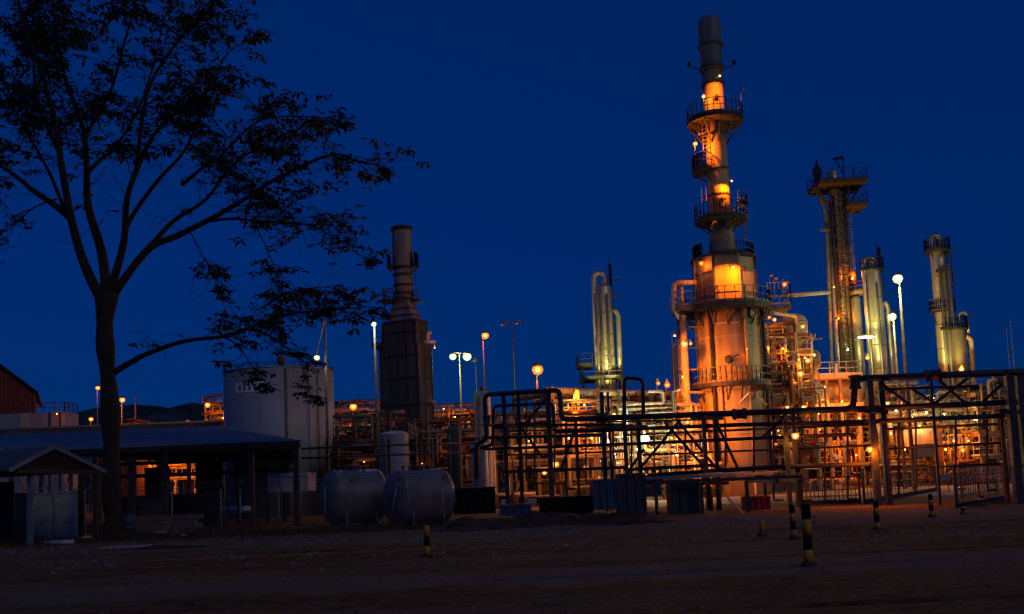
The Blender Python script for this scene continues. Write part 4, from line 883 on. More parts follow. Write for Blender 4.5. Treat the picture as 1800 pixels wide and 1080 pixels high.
# ------------------------------------------------------------------ columns
def col_shell(t,c,r,z0,z1,mt=M_ALU,rings=8,name='shell'):
    MB().lathe(c,[(r,z0),(r,z1-r*.5),(r*.85,z1-r*.22),(r*.5,z1-r*.05),(.02,z1)],28).build(name,mt,t)
    for k in range(1,rings): zz=z0+(z1-z0-r)*k/rings; MB().lathe(c,[(r+.002,zz-.04),(r+.02,zz-.03),(r+.02,zz+.03),(r+.002,zz+.04)],28,caps=False).build('seam',M_STEEL if mt is M_ALU else mt,t)
def goose(t,px,pt,d,rr,over,down,mt=M_ALU,pb=None):
    a=P(px,pt,d); x=X(px,(pt+680)/2,d); b=P(over,pt,d); q=V((a.x,d,.3 if pb is None else Z(px,pb,d)))
    MB().pipe([q,a,b,V((b.x,d,Z(over,down,d)))],rr,12,rr*3.2).build('overhead_pipe',mt,t)
def columns():
    # twin pipe column between the orange lamp and the tallest stack
    D=100; s=D/F; c=V((X(1066,620,D),D,0)); t=thing('process_column','aluminium clad column with gooseneck pipe, glowing yellow, alone before open sky','column',c)
    col_shell(t,c,15*s,3,Z(1064,500,D)); MB().lathe(c,[(15*s,0),(15*s,3)],24).build('skirt',M_STEEL,t)
    goose(t,1043,481,D,5*s,1061,506); MB().pipe([V((c.x+20*s,D-.3,.3)),P(1087,553,D-.3),P(1079,543,D-.3)],4.5*s,12).build('overhead_pipe',M_ALU,t)
    MB().tube(V((c.x+14*s,D+.5,Z(1081,660,D))),V((c.x+15*s,D+.5,Z(1081,462,D))),.16,8).build('vent_mast',M_DARK,t); MB().tube(P(1069,508,D),P(1069,448,D),.03,6).build('lightning_rod',M_DARK,t)
    for k,py in enumerate((492,520,565)): MB().bar(P(1076,py,D),P(1090,py,D),.14).build('bracket',M_DARK,t)
    p=P(1055,613,D-1); MB().box(p,(.5,.3,.5)).build('junction_box',M_DARK,t)
    for px in(1052,1060,1072): MB().tube(V((X(px,640,D-1.2),D-1.2,.5)),V((X(px,640,D-1.2),D-1.2,Z(px,520,D))),.13,8).build('downcomer',M_ALU,t)
    boxdeck(t,X(1024,664,D-2),X(1092,664,D-2),D-2.6,D+2,Z(1060,664,D-2),rmt=M_DARK,mt=M_DARK); boxdeck(t,X(1018,672,D-2),X(1044,672,D-2),D-2.6,D+1,Z(1030,642,D-2),rmt=M_DARK,mt=M_DARK)
    for px in(1026,1060,1090): MB().bar((X(px,690,D-2.5),D-2.5,0),(X(px,690,D-2.5),D-2.5,Z(px,664,D-2)),.25).build('leg',M_DARK,t)
    p=P(1056,700,D-6); fixture(t,p,'y',5000,.2,p+V((0,3,.2)),off=(.1,-.3,.9),aim=V((c.x,D,15.5)),cone=62); p=P(1078,690,D-4); fixture(t,p,'y',4000,.16,p+V((0,1.5,.2)),off=(.1,-.3,.9),aim=V((c.x,D,16)),cone=60)
    # tall tower with the broad dark head
    D=95; s=D/F; c=V((X(1482,560,D),D,0)); t=thing('process_tower','tall bundled tower with broad dark head platform and raking flare pipe','tower',c)
    zt=Z(1470,300,D); c1=c+V((-1*s,0,0)); col_shell(t,c1,10*s,0,zt,M_ALU,10)
    MB().pipe([V((c.x-15*s,D-.4,.3)),V((c.x-15*s,D-.4,Z(1463,372,D)))],.30,12).build('riser',M_ALU,t); MB().pipe([V((c.x+13*s,D-.3,Z(1495,660,D))),V((c.x+13*s,D-.3,Z(1490,340,D)))],.26,12).build('riser',M_ALU,t)
    MB().pipe([V((c.x-9*s,D-.9,.3)),V((c.x-9*s,D-.9,Z(1463,350,D)))],.14,10).build('riser',M_RUST,t); MB().pipe([V((c.x+5*s,D-.9,.3)),V((c.x+5*s,D-.9,Z(1463,350,D)))],.12,10).build('riser',M_STEEL,t)
    MB().pipe([V((X(1462,640,D),D-.5,.3)),P(1462,640,D-.5),P(1452,380,D-.5),P(1440,338,D-.5),P(1433,322,D-.5)],.20,10).build('flare_pipe',M_BULLET,t)
    zz=Z(1470,326,D); boxdeck(t,X(1430,326,D),X(1512,326,D),D-2,D+2,zz,t=.35,rmt=M_DARK,mt=M_RUST); z2=Z(1490,366,D); boxdeck(t,X(1478,366,D),X(1514,366,D),D-1.8,D+1.2,z2,t=.3,rmt=M_DARK,mt=M_RUST)
    for px,py in((1447,405),(1470,440),(1485,440)): MB().bar(P(px-6,py,D-1),P(px+12,py,D-1),.2).build('bracket',M_STEEL,t)
    for py in(470,505,560,600): MB().arcdeck(V((c1.x,D,Z(1478,py,D))),10*s,20*s,R(-175),R(-5),.12).build('bracket_ring',M_STEEL,t)
    for k,py in enumerate(range(350,650,22)):
        a,b=(P(1464,py,D-1.1),P(1495,py+22,D-1.1)) if k%2 else (P(1495,py,D-1.1),P(1464,py+22,D-1.1)); MB().bar(V((c.x-14*s,D-1.15,a.z)),V((c.x+12*s,D-1.15,a.z)),.1).build('tie_bar',M_DARK,t); MB().bar(V((c.x+(-14 if k%2 else 12)*s,D-1.15,a.z)),V((c.x+(12 if k%2 else -14)*s,D-1.15,b.z)),.07).build('lattice_brace',M_DARK,t)
    for dx in(-14,12): MB().bar(V((c.x+dx*s,D-1.15,0)),V((c.x+dx*s,D-1.15,Z(1463,345,D))),.14).build('lattice_post',M_DARK,t)
    ladder(t,V((c.x-3*s,D-1.3,Z(1490,640,D))),V((c.x-3*s,D-1.3,Z(1470,345,D))),mt=M_STEEL)
    # machinery on the head platform
    q=P(1438,326,D); MB().lathe(q,[(.45,0),(.5,.5),(.3,.8),(.45,1.1),(.42,1.6),(.15,2.),(.1,2.5)],14).build('relief_valve',M_DARK,t)
    MB().pipe([P(1500,326,D),P(1500,290,D)],.06,6).build('lamp_pole',M_DARK,t)
    MB().pipe([P(1484,326,D),P(1482,276,D)],.07,6).build('davit',M_DARK,t); MB().bar(P(1482,277,D),P(1464,280,D),.3,.2).build('davit_arm',M_DARK,t); MB().bar(P(1468,280,D),P(1482,305,D),.1).build('davit_brace',M_DARK,t)
    MB().bar(P(1430,330,D-1),P(1463,368,D-.5),.25).build('brace',M_RUST,t); MB().bar(P(1510,330,D),P(1492,362,D),.15).build('brace',M_DARK,t)
    ladder(t,V((c.x+17*s,D-.6,Z(1490,640,D))),V((c.x+17*s,D-.6,zz)))
    for px,py,k,pw in((1498,490,'s',500),(1474,560,'s',600),(1520,470,'d',40),(1466,505,'d',60)): p=P(px,py,D-1.6); fixture(t,p,k,pw,.13,p+V((0,.8,.1)),off=(0,-.25,.35))
    MB().lathe(P(1500,488,D-1.2),[(.25,-.6),(.3,.3),(.12,.7)],12).build('valve_box',M_ORANGE,t)
    # short companion column below the link platform
    c2=V((c.x+15*s,D-1.5,0)); t=thing('process_column','shorter column tucked against the tall bundled tower under its link platform','column',c2); col_shell(t,c2,8*s,0,Z(1495,522,D-1.5),M_ALU,5)
    boxdeck(t,X(1488,519,D),X(1530,516,D),D-2,D-.5,Z(1500,518,D),t=.25,h=.9,mt=M_INS,rmt=M_STEEL)
    p=P(1490,615,D-4); fixture(t,p,'m',260,.10,p+V((0,1.5,.2)),off=(0,-.3,.4))
    # gooseneck column beside the white lamps
    D=92; s=D/F; c=V((X(1541,580,D),D,0)); t=thing('process_column','aluminium clad column with gooseneck pipe next to the starry white mast lamps','column',c)
    col_shell(t,c,15*s,2,Z(1538,470,D)); MB().lathe(c,[(15*s,0),(15*s,2)],24).build('skirt',M_STEEL,t); goose(t,1518,455,D,5*s,1537,482)
    MB().pipe([V((c.x+22*s,D-.3,.3)),P(1561,540,D-.3),P(1556,530,D-.3)],4*s,12).build('overhead_pipe',M_ALU,t); MB().tube(V((c.x+13*s,D-.2,Z(1555,520,D))),V((c.x+13*s,D-.2,Z(1555,436,D))),.14,8).build('vent_mast',M_DARK,t)
    MB().tube(P(1542,470,D),P(1541,430,D),.05,6).build('lightning_rod',M_DARK,t); MB().arcdeck(V((c.x,D,Z(1540,474,D))),14*s,20*s,0,6.28,.1).build('platform',M_DARK,t)
    rb=MB(); rb.rail(arc(V((c.x,D,Z(1540,474,D))),19*s,0,6.28,16),1.,.03); rb.build('railing',M_DARK,t)
    for px in(1530,1548): MB().tube(V((X(px,600,D-.85),D-.85,.5)),V((X(px,600,D-.85),D-.85,Z(px,500,D))),.09,8).build('downcomer',M_ALU,t)
    p=P(1522,593,D-4); hd=MB(); hd.box(p+V((0,0,.12)),(1.5,.3,.14)); h=hd.build('lamp',M_STEEL,t); MB().box(p,(1.3,.22,.12)).build('bulb',E_MERC,h); MB().bar(p+V((0,.1,.2)),p+V((0,3,.2)),.06).build('bracket',M_STEEL,h); light(t,p+V((0,-.2,-.35)),YEL,900,.3); light(t,p+V((0,-.2,.5)),YEL,5000,.3,V((c.x,D,19)),75)
    p=P(1525,629,D-4); fixture(t,p,'s',200,.19,p+V((0,3,.2))); p=P(1545,672,D-7); fixture(t,p,'y',3500,.12,p+V((0,4,.2)),off=(0,-.2,.5),aim=V((c.x,D,17)),cone=60)
    # twin columns at the far side
    D=95; s=D/F; c=V((X(1657,560,D),D,0)); t=thing('process_column','tallest of the far pair of columns, crowned by a dark platform and pipe bend','column',c)
    col_shell(t,c,13*s,1.,Z(1652,432,D),M_ALU,9); goose(t,1637,416,D,4.6*s,1652,438)
    for dx,rr in((-7,.13),(1,.18),(9,.22)): MB().tube(c+V((dx*s,-13*s-.3,.4)),c+V((dx*s,-13*s-.3,Z(1655,470,D))),rr,10).build('downcomer',M_ALU,t)
    ringdeck(t,V((c.x,D,Z(1653,440,D))),13*s,22*s,t=.25,brk=6,brd=.8,mt=M_DARK,rmt=M_DARK); ringdeck(t,V((c.x,D,Z(1660,548,D))),13*s,22*s,R(-190),R(60),t=.12,brk=5)
    for py in(480,580): MB().box(V((c.x-5*s,D-1.2,Z(1658,py,D))),(.9,.5,.3)).build('bracket',M_DARK,t)
    MB().tube(V((c.x,D,Z(1650,435,D))),V((c.x,D,Z(1650,405,D))),.05,6).build('lightning_rod',M_DARK,t); ladder(t,V((c.x+16*s,D-.4,Z(1672,548,D))),V((c.x+16*s,D-.4,Z(1665,440,D))),mt=M_DARK)
    for px,py,pw in((1640,700,5000),(1668,706,6000)): p=P(px,py,D-6); fixture(t,p,'y',pw,.12,p+V((0,4,.2)),off=(.1,-.2,.9),aim=V((c.x,D,17)),cone=55)
    p=P(1630,712,D-6); fixture(t,p,'s',3500,.14,p+V((0,4,.2)),off=(.1,-.2,.9),aim=V((c.x,D,16)),cone=55)
    D=94; c=V((X(1688,640,D),D,0)); t=thing('process_column','stout shorter column of the far pair, dull olive with an orange lamp','column',c)
    col_shell(t,c,13*s,1.,Z(1684,572,D),mat('olive tarnished cladding',(.34,.32,.20),.5,.4,.3,1.6,streak=True),4); goose(t,1699,550,D,3.*s,1686,574,M_ALU,600); MB().pipe([V((X(1707,680,D),D-.2,.3)),P(1707,596,D-.2),P(1697,592,D-.2)],4.3*s,12).build('overhead_pipe',M_INS,t)
    ringdeck(t,V((c.x,D,Z(1685,578,D))),13*s,17*s,t=.15,mt=M_DARK,rmt=M_DARK)
    p=P(1690,649,D-2.4); fixture(t,p,'w',320,.24,p+V((0,1.6,.2)),off=(0,-.3,.2)); p=P(1696,688,D-3); fixture(t,p,'d',120,.15,p+V((0,2,.2)))
columns()

# ------------------------------------------------------------------ process units: frames full of pipes, drums and lamps
PAL=[M_GALV,M_INS,M_STEEL,M_ALU,M_RUST,M_STEEL,M_INS]
RED=[M_RUST,M_STEEL,M_STEEL,M_GALV,M_DARK,M_RUST,M_INS]
def drum(t,c,r,l,mt,yaw=0,nm='drum'):
    ax=V((math.cos(yaw),math.sin(yaw),0)); o=MB().lathe(c,[(.02,-l/2-r*.45),(r*.6,-l/2-r*.36),(r,-l/2),(r,l/2),(r*.6,l/2+r*.36),(.02,l/2+r*.45)],22,ax).build(nm,mt,t)
    for k in(-.3,.3): MB().obox(c+ax*(l*k)-V((0,0,r*.9)),ax*.1,ax.cross(V((0,0,1)))*r*.8,V((0,0,r*.45))).build('saddle',M_STEEL,t)
    for k in(-.35,0,.38): MB().lathe(c+ax*(l*k)+V((0,0,r-.03)),[(.1,0),(.1,.22),(.18,.22),(.18,.3),(.02,.3)],10).build('nozzle',mt,t)
    return o
def vessel(t,c,r,h,mt,nm='vessel'):
    MB().lathe(c,[(r*.7,0),(r*.7,.5),(r,.7),(r,h-r*.5),(r*.8,h-r*.2),(r*.4,h-.03),(.02,h)],20).build(nm,mt,t)
    for k in(.4,.75): MB().lathe(c+V((0,0,h*k)),[(r+.002,-.05),(r+.05,-.04),(r+.05,.04),(r+.002,.05)],20,caps=False).build('seam',M_STEEL,t)
def pump(t,c,mt,yaw=0):
    mb=MB(); ax=V((math.cos(yaw),math.sin(yaw),0)); mb.box(c+V((0,0,.12)),(1.5,.6,.24),yaw); mb.lathe(c+V((0,0,.55))-ax*.6,[(.02,0),(.25,.02),(.27,.7),(.15,.75),(.05,.8),(.05,1.),(.28,1.),(.28,1.25),(.02,1.3)],14,ax); mb.pipe([c+V((0,0,.7))+ax*.5,c+V((0,0,2.1))+ax*.5],.1,8); mb.build('pump',mt,t)
def unit(nm,label,cat,px0,px1,d0,d1,pys,seed,nb=3,pipes=14,lamps=(),vessels=(),deck=True,rail=True,dens=1.,mt=None,colr=M_STEEL,small=False,skip_levels=(),zmin=None):
    r=random.Random(seed); pm=(px0+px1)/2; x0=X(px0,pys[0],d0); x1=X(px1,pys[0],d0); zs=sorted(Z(pm,p,d0) for p in pys); t=thing(nm,label,cat,((x0+x1)/2,d0,0)); top=zs[-1]; pal=mt or PAL
    cw=.12 if small else .22
    for i in range(nb+1):
        x=x0+(x1-x0)*i/nb
        for y in(d0,d1): MB().bar((x,y,-.05),(x,y,top+.02),cw).build('column',colr,t)
        for z in zs: MB().bar((x,d0+cw/2,z-.12),(x,d1-cw/2,z-.12),cw*.7,cw).build('cross_beam',colr,t)
    for z in zs:
        for y in(d0-.005,d1+.005): MB().bar((x0-.1,y,z-.13),(x1+.1,y,z-.13),cw*.7,cw*1.1).build('beam',colr,t)
    if not small:
        zl=0
        for z in zs:
            k=r.randrange(nb); xa=x0+(x1-x0)*k/nb; xb=x0+(x1-x0)*(k+1)/nb
            MB().bar((xa,d0-.03,zl+.1),(xb,d0-.03,z-.3),.11).build('brace',colr,t); zl=z
    for i,z in enumerate(zs):
        if i in skip_levels: continue
        if deck: MB().box(((x0+x1)/2,(d0+d1)/2,z+.0),(x1-x0+.3,d1-d0-.3,.06)).build('deck',M_GRATE,t)
        if rail:
            rb=MB(); rb.rail([V((x0-.15,d1,z)),V((x0-.15,d0-.12,z)),V((x1+.15,d0-.12,z)),V((x1+.15,d1,z))],1.1,.03,step=1.1); rb.build('railing',M_INS if r.random()<.5 else M_STEEL,t)
    lv=[0.3]+zs
    for k in range(int(pipes*dens*1.5)):
        a=r.choice(lv); rr=r.choice((.04,.05,.07,.09,.12,.17)) if not small else r.choice((.05,.08)); y=r.uniform(d0+.2,d1-.2) if r.random()<.6 else d0-.2-r.random()*.5; z=a+rr+.15+r.random()*1.4
        xa=r.uniform(x0-.5,x1-1); xb=min(x1+.8,xa+r.uniform(1.5,(x1-x0)*.8+1.6)); pts=[]
        up=r.choice((-1,1,0))
        if r.random()<.75: pts.append(V((xa,y,max(.1,z+r.choice((-1,1))*r.uniform(.8,3.2)))))
        pts+= [V((xa,y,z)),V((xb,y,z))]
        if r.random()<.75: pts.append(V((xb,y,max(.1,min(top+1.5,z+r.choice((-1,1))*r.uniform(.8,3.2))))))
        if r.random()<.4: pts.append(pts[-1]+V((r.uniform(-1.5,1.5),r.uniform(-.5,.5),0)))
        if pts[0].z>top+1.5: pts[0].z=top+1.3
        pi=MB().pipe(pts,rr,8).build('pipe',r.choice(pal),t)
        if r.random()<.35 and rr>.06:
            q=(V((xa,y,z))+V((xb,y,z)))/2; MB().lathe(q-V((.2,0,0)),[(rr,0),(rr*1.8,0),(rr*1.8,.08),(rr*1.1,.1),(rr*1.5,.2),(rr*1.1,.3),(rr*1.8,.32),(rr*1.8,.4),(rr,.4)],10,(1,0,0)).build('valve',M_RED if r.random()<.15 else M_DARK,t)
            MB().tube(q,q+V((0,0,rr*3)),.03,6).build('valve_stem',M_DARK,t)
    for k in range(int(pipes*.5*dens)):
        x=r.uniform(x0,x1); y=r.choice((d0-.25,d0+.4,d1-.4)); za=r.choice(lv[:-1] or lv); zb=min(top+.8,za+r.uniform(2,6)); MB().tube((x,y,za),(x,y,zb),r.choice((.05,.08,.12,.15)),8).build('pipe',r.choice(pal),t)
    for kind,vx,vd,vz,a,b,vm in vessels:
        q=P(vx,vz,vd); 
        if kind=='v': vessel(t,q,a,b,vm)
        elif kind=='h': drum(t,q,a,b,vm)
        elif kind=='p': pump(t,V((q.x,vd,0)),vm,a)
    for a in lamps:  # most of the small ones are added to fill the frame with light
        px,py,d,k,pw,rr=a; p=P(px,py,d); fixture(t,p,k,pw,rr,p+V((r.uniform(-.2,.2),.55,.1)),off=(0,-.6,.35) if k=='c' else None)
    return t
# frames beside the tallest stack
t=unit('process_unit','tall open steel frame pressed against the tallest stack, dotted with orange lamps','process unit',1349,1390,79,85,(800,748,695,655,604),21,2,26,
  lamps=((1352,558,77.8,'d',60,.16),(1361,562,78.6,'s',330,.22),(1350,610,78.3,'s',300,.17),(1352,626,79,'d',40,.14),(1352,762,78,'w',260,.24),(1368,757,78,'d',50,.12),(1371,766,78,'d',50,.12),(1376,613,78.3,'s',300,.17),(1384,716,78,'w',140,.18)),
  vessels=(('v',1362,81.5,655,.7,2.6,M_INS),('v',1375,82,748,.8,2.8,M_INS),('h',1370,81,700,.7,2.4,M_INS)))
t=unit('process_unit','stepped vessel frame with glowing dome top, clear of the tallest stack','process unit',1392,1436,80,87,(795,745,700,660,616),22,2,28,
  lamps=((1391,632,79.3,'d',60,.12),(1403,632,79.2,'s',380,.22),(1415,629,79,'d',80,.14),(1420,634,79,'w',220,.2),(1431,624,79.3,'w',240,.19),(1401,617,79.4,'s',200,.16),(1407,657,78.5,'s',320,.26),(1411,574,80,'s',320,.2),(1413,716,78.5,'w',300,.26),(1398,790,78.5,'d',60,.12)),
  vessels=(('v',1395,83,616,1.25,3.1,M_INS),('v',1424,83,660,.9,2.2,M_STEEL),('h',1412,82,690,.8,2.6,M_INS),('v',1405,82,745,.7,2.3,M_RUST)))
p=P(1395,565,82); 
# pale railed platform carried on an orange drum
def drumdeck():
    D=86; x0,x1=X(1422,662,D),X(1506,660,D); z=Z(1464,662,D); t=thing('drum_platform','pale railed platform above a big orange lit horizontal drum','platform',((x0+x1)/2,D,0))
    boxdeck(t,x0,x1,D-1.5,D+3,z,t=.3,mt=M_INS,rmt=M_CREAM); MB().bar(P(1470,663,D-1.5),P(1470,645,D-1.5)+V((0,0,.3)),.22).build('post',M_CREAM,t)
    drum(t,P(1476,690,D+1),1.0,3.3,M_INS); drum(t,P(1440,700,D+1.5),.7,2.,M_STEEL)
    for px in(1426,1446,1470,1500):
        for y in(D-1.2,D+2.6): x=X(px,700,D); MB().bar((x,y,-.05),(x,y,z-.3),.22).build('leg',M_STEEL,t)
    MB().bar((x0,D-1.2,Z(1460,714,D)),(x1,D-1.2,Z(1460,714,D)),.3).build('beam',M_INS,t); MB().pipe([P(1398,800,D-2),P(1398,703,D-2),P(1455,702,D-2),P(1458,718,D-2)],.1,8).build('pipe',M_INS,t)
    MB().pipe([P(1372,669,D-1.8),P(1424,669,D-1.8)],.14,8).build('pipe',M_INS,t); MB().pipe([P(1372,682,D-1.8),P(1420,681,D-1.8),P(1416,720,D-1.8)],.12,8).build('pipe',M_INS,t)
    for px,py,k,pw in((1440,728,'s',2200),(1510,735,'s',1500),(1480,706,'s',420),(1450,680,'s',240),(1500,668,'s',120),(1436,650,'s',160)): p=P(px,py,D-2.4); fixture(t,p,k,pw,.12,p+V((0,1,.2)),off=(0,-.5,.1))  # added lamps; the strongest pair is there to light the pavement
drumdeck()
unit('process_unit','low red lit pipe frame under the drum platform with a slanting stair','process unit',1412,1515,88,95,(815,778,738),23,4,44,
  lamps=((1490,771,85,'s',1500,.24),(1440,755,87,'s',160,.12),(1422,772,87,'s',320,.13),(1462,792,86.6,'s',420,.14),(1505,800,86.6,'s',420,.13)),
  vessels=(('h',1440,91,800,.8,3.,M_INS),('h',1490,91,800,.8,3.,M_RUST),('v',1430,90,840,.7,3,M_RUST),('p',1450,87,0,0,0,M_RUST),('p',1480,86.5,0,.3,0,M_STEEL),('p',1425,86,0,.2,0,M_STEEL)),mt=RED)
def stair(px0,py0,px1,py1,d,label):
    a=P(px0,py0,d); b=P(px1,py1,d); t=thing('steel_stair',label,'stair',(b.x,d,0)); U=V((0,.45,0))
    for s in(-1,1):
        MB().bar(a+U*s,b+U*s,.06,.25).build('stringer',M_INS,t); MB().bar(a+U*s+V((0,0,1)),b+U*s+V((0,0,1)),.05).build('handrail',M_INS,t)
        mb=MB(); 
        for i in range(6): q=a.lerp(b,i/5)+U*s; mb.bar(q,q+V((0,0,1)),.04)
        mb.build('baluster_frame',M_INS,t)
    n=int(abs(a.z-b.z)/.2); tr=MB()
    for i in range(1,n): q=a.lerp(b,i/n); tr.box(q,(.28,.86,.04))
    tr.build('tread_grating',M_GRATE,t)
stair(1405,762,1482,812,85.5,'slanting steel stair across the red lit frame')
unit('process_unit','pump frame behind the grey board, between the two white lamp masts and far columns','process unit',1548,1636,84,92,(812,776,742,708),24,4,40,
  lamps=((1529,791,80,'w',160,.22),(1560,709,82.5,'w',140,.2),(1582,709,82.5,'w',140,.2),(1616,749,82,'s',300,.24),(1566,762,82,'s',420,.13),(1590,790,82,'s',320,.13),(1604,735,82.5,'s',200,.12),(1556,740,82,'m',300,.13),(1628,725,82.2,'m',220,.12),(1575,722,82,'y',260,.12)),
  vessels=(('h',1618,83,770,1.,2.,M_INS),('h',1570,87,797,.7,3.,M_INS),('v',1600,88,742,.8,2.,M_STEEL),('p',1560,83,0,.1,0,M_RUST),('p',1600,83,0,.4,0,M_STEEL)),mt=RED)
unit('process_unit','crowded pump bay lit deep orange below the far pair of columns','process unit',1652,1722,82,90,(818,778,740,715),25,3,40,
  lamps=((1684,749,80.5,'s',600,.25),(1691,748,80.5,'s',200,.25),(1677,775,80.5,'s',700,.16),(1692,791,80.3,'d',120,.22),(1662,790,80.5,'s',360,.12),(1702,775,80.5,'s',260,.12),(1660,728,80.2,'m',260,.12),(1710,735,80.4,'y',220,.12)),
  vessels=(('h',1668,84,775,.9,2.,M_INS),('h',1705,83,775,.9,2.4,M_INS),('v',1680,84,812,.6,2.,M_RUST),('p',1670,81,0,.1,0,M_STEEL)),mt=RED)
unit('process_unit','dim grey pipe frame at the far edge behind the double bridge posts','process unit',1726,1812,80,87,(800,760,715,690),26,3,26,lamps=((1783,732,78.5,'w',130,.19),),mt=[M_GALV,M_STEEL,M_DARK,M_INS])
# pipe rack between the orange lamp and the tallest stack
def midrack():
    D=67.; x0,x1=X(968,690,D),X(1196,690,D+6); t=thing('pipe_rack','long pipe rack with orange lit upper pipes running back to the tallest stack','pipe rack',((x0+x1)/2,D,0)); r=random.Random(9)
    a=V((x0,D,0)); b=V((x1,D+8,0)); zt=Z(1000,682,D)
    def at(u,o,z): d=(b-a).normalized(); n=V((-d.y,d.x,0)); return a.lerp(b,u)+n*o+V((0,0,z))
    for lv,(z,nn) in enumerate(((zt-.35,5),(zt-1.7,5),(zt-3.2,4))):
        for k in range(nn): 
            rr=r.choice((.1,.14,.2)) if not(lv==0 and k==0) else .24
            MB().tube(at(-.02,.2+k*.7,z+rr),at(1.02,.2+k*.7,z+rr),rr,10).build('pipe',M_INS if (lv==0) else r.choice(PAL),t)
        for k in range(7): u=k/6; MB().bar(at(u,-.2,z-.12),at(u,4,z-.12),.2).build('cross_beam',M_STEEL,t)
    for k in range(7):
        u=k/6
        for o in(-.2,4): MB().bar(at(u,o,-.05),at(u,o,zt+.1),.24).build('column',M_STEEL,t)
    for z in(zt-2.4,zt-.9): MB().bar(at(-.01,-.33,z),at(1.01,-.33,z),.14,.24).build('beam',M_STEEL,t)
    MB().bar(P(1003,725,D-.6),P(1014,686,D-.6),.2).build('brace',M_CREAM,t); MB().bar(P(1017,725,D-.55),P(1015,686,D-.55),.2).build('brace',M_CREAM,t)
    for k in range(16): u=r.uniform(0,.98); MB().pipe([at(u,-.5-r.random()*.4,.3),at(u,-.5,zt-1.6-r.random()*1.5),at(u,1,zt-1.6)],r.choice((.06,.09,.12)),8).build('pipe',r.choice(PAL),t)
    for px,py,k,pw,rr in((1009,700,'w',900,.08),(1027,712,'s',260,.12),(1157,674,'d',60,.2),(1173,677,'d',60,.22),(1010,735,'s',200,.10)): p=P(px,py,D-1.6 if px<1100 else D+3); fixture(t,p,k,pw,rr,p+V((0,.6,-.5 if px>1100 else .1)),off=(0,-.3,.3))
midrack()
unit('process_unit','bright greenish lit pump bay below the rack, behind the crossed braces','process unit',1062,1168,72,79,(815,790,755,728),31,4,46,
  lamps=((1133,773,69.,'c',1500,.36),(1143,757,71,'d',80,.16),(1110,800,70.5,'m',180,.12),(1080,800,70.5,'s',320,.12),(1095,765,71,'m',120,.1),(1150,790,70.5,'w',260,.12),(1075,820,70,'s',300,.12),(1130,822,70,'s',200,.12),(1072,748,70.4,'m',420,.14),(1085,735,70.5,'y',300,.12),(1160,752,70.2,'y',260,.12),(1120,790,69.8,'m',300,.12)),
  vessels=(('h',1090,75,800,.7,3.,M_CREAM),('v',1120,74,850,.8,3.4,M_CREAM),('h',1140,75,812,.6,2.5,M_INS),('p',1100,71,0,.1,0,M_STEEL),('p',1140,71,0,.3,0,M_RUST)))
def tube_lamp(px,py,d,label):
    p=P(px,py,d); t=thing('strip_lamp',label,'lamp',p); h=MB(); h.box(p+V((0,0,.13)),(1.3,.3,.12)); h=h.build('housing',M_STEEL,t); MB().tube(p-V((.55,0,0)),p+V((.55,0,0)),.1,8).build('bulb',E_MERC,h); MB().bar(p+V((0,.1,.2)),p+V((0,3.5,.2)),.06).build('bracket',M_STEEL,t); light(t,p+V((0,-.25,-.3)),MERC,300,.3)
tube_lamp(1062,776,69,'greenish white strip lamp on the rack, lower and longer than the round lamp beside')
mb=MB(); D=70; mb.pipe([P(1087,717,D),P(1101,718,D),P(1101,752,D),P(1152,750,D)],.14,10); o=mb.build('bent_pipe',M_WHITE,at=P(1101,750,D)); tag(o,'white bent pipe glowing above the round white lamp','pipe')
unit('process_unit','orange lit valve bay at the foot of the tallest stack behind crossed braces','process unit',1172,1228,72,78,(815,770,740),32,2,26,
  lamps=((1180,770,70.5,'s',420,.14),(1212,764,70,'s',300,.2),(1190,800,70.3,'s',420,.14)),vessels=(('h',1190,74,790,.7,2.,M_CREAM),('v',1215,74,840,.6,3.,M_INS)))
unit('process_unit','pale filter bay behind the bent pipe loop, faintly lit','process unit',872,972,66,73,(812,785,758),33,4,34,
  lamps=((977,816,64.5,'s',160,.22),(957,831,64,'s',160,.16),(905,800,64.8,'w',90,.07),(930,775,64.8,'w',110,.07)),
  vessels=(('v',890,69,815,.55,2.,M_CREAM),('v',915,69,815,.55,2.,M_CREAM),('v',940,69,815,.55,2.,M_CREAM),('h',955,68,770,.5,2.4,M_CREAM)),mt=[M_CREAM,M_GALV,M_INS,M_STEEL])
unit('process_unit','rust red pipe bay between the orange mast lamp and greenish pump bay','process unit',985,1056,66,72,(815,780,745),34,3,32,
  lamps=((1030,823,64,'w',260,.22),(1040,770,64.6,'s',260,.11),(1000,770,64.6,'s',200,.10)),vessels=(('v',1030,68,780,.6,2.2,M_CREAM),('h',1010,69,800,.6,2.2,M_INS)))
# unlit clutter between the bullet tanks and the dark stack
unit('process_unit','unlit dark pipe frame behind the dull blue bullet tanks','process unit',592,668,66,73,(822,795,768),41,3,30,lamps=((640,812,65,'d',20,.08),),mt=[M_DARK,M_STEEL,M_RUST,M_GALV],colr=M_DARK)
unit('process_unit','unlit dark pipe frame at the foot of the dark boiler stack','process unit',722,836,66,74,(825,795,770),42,4,34,lamps=((742,815,65,'d',15,.07),(800,788,64.8,'w',40,.06)),mt=[M_DARK,M_STEEL,M_GALV,M_RUST],colr=M_DARK)
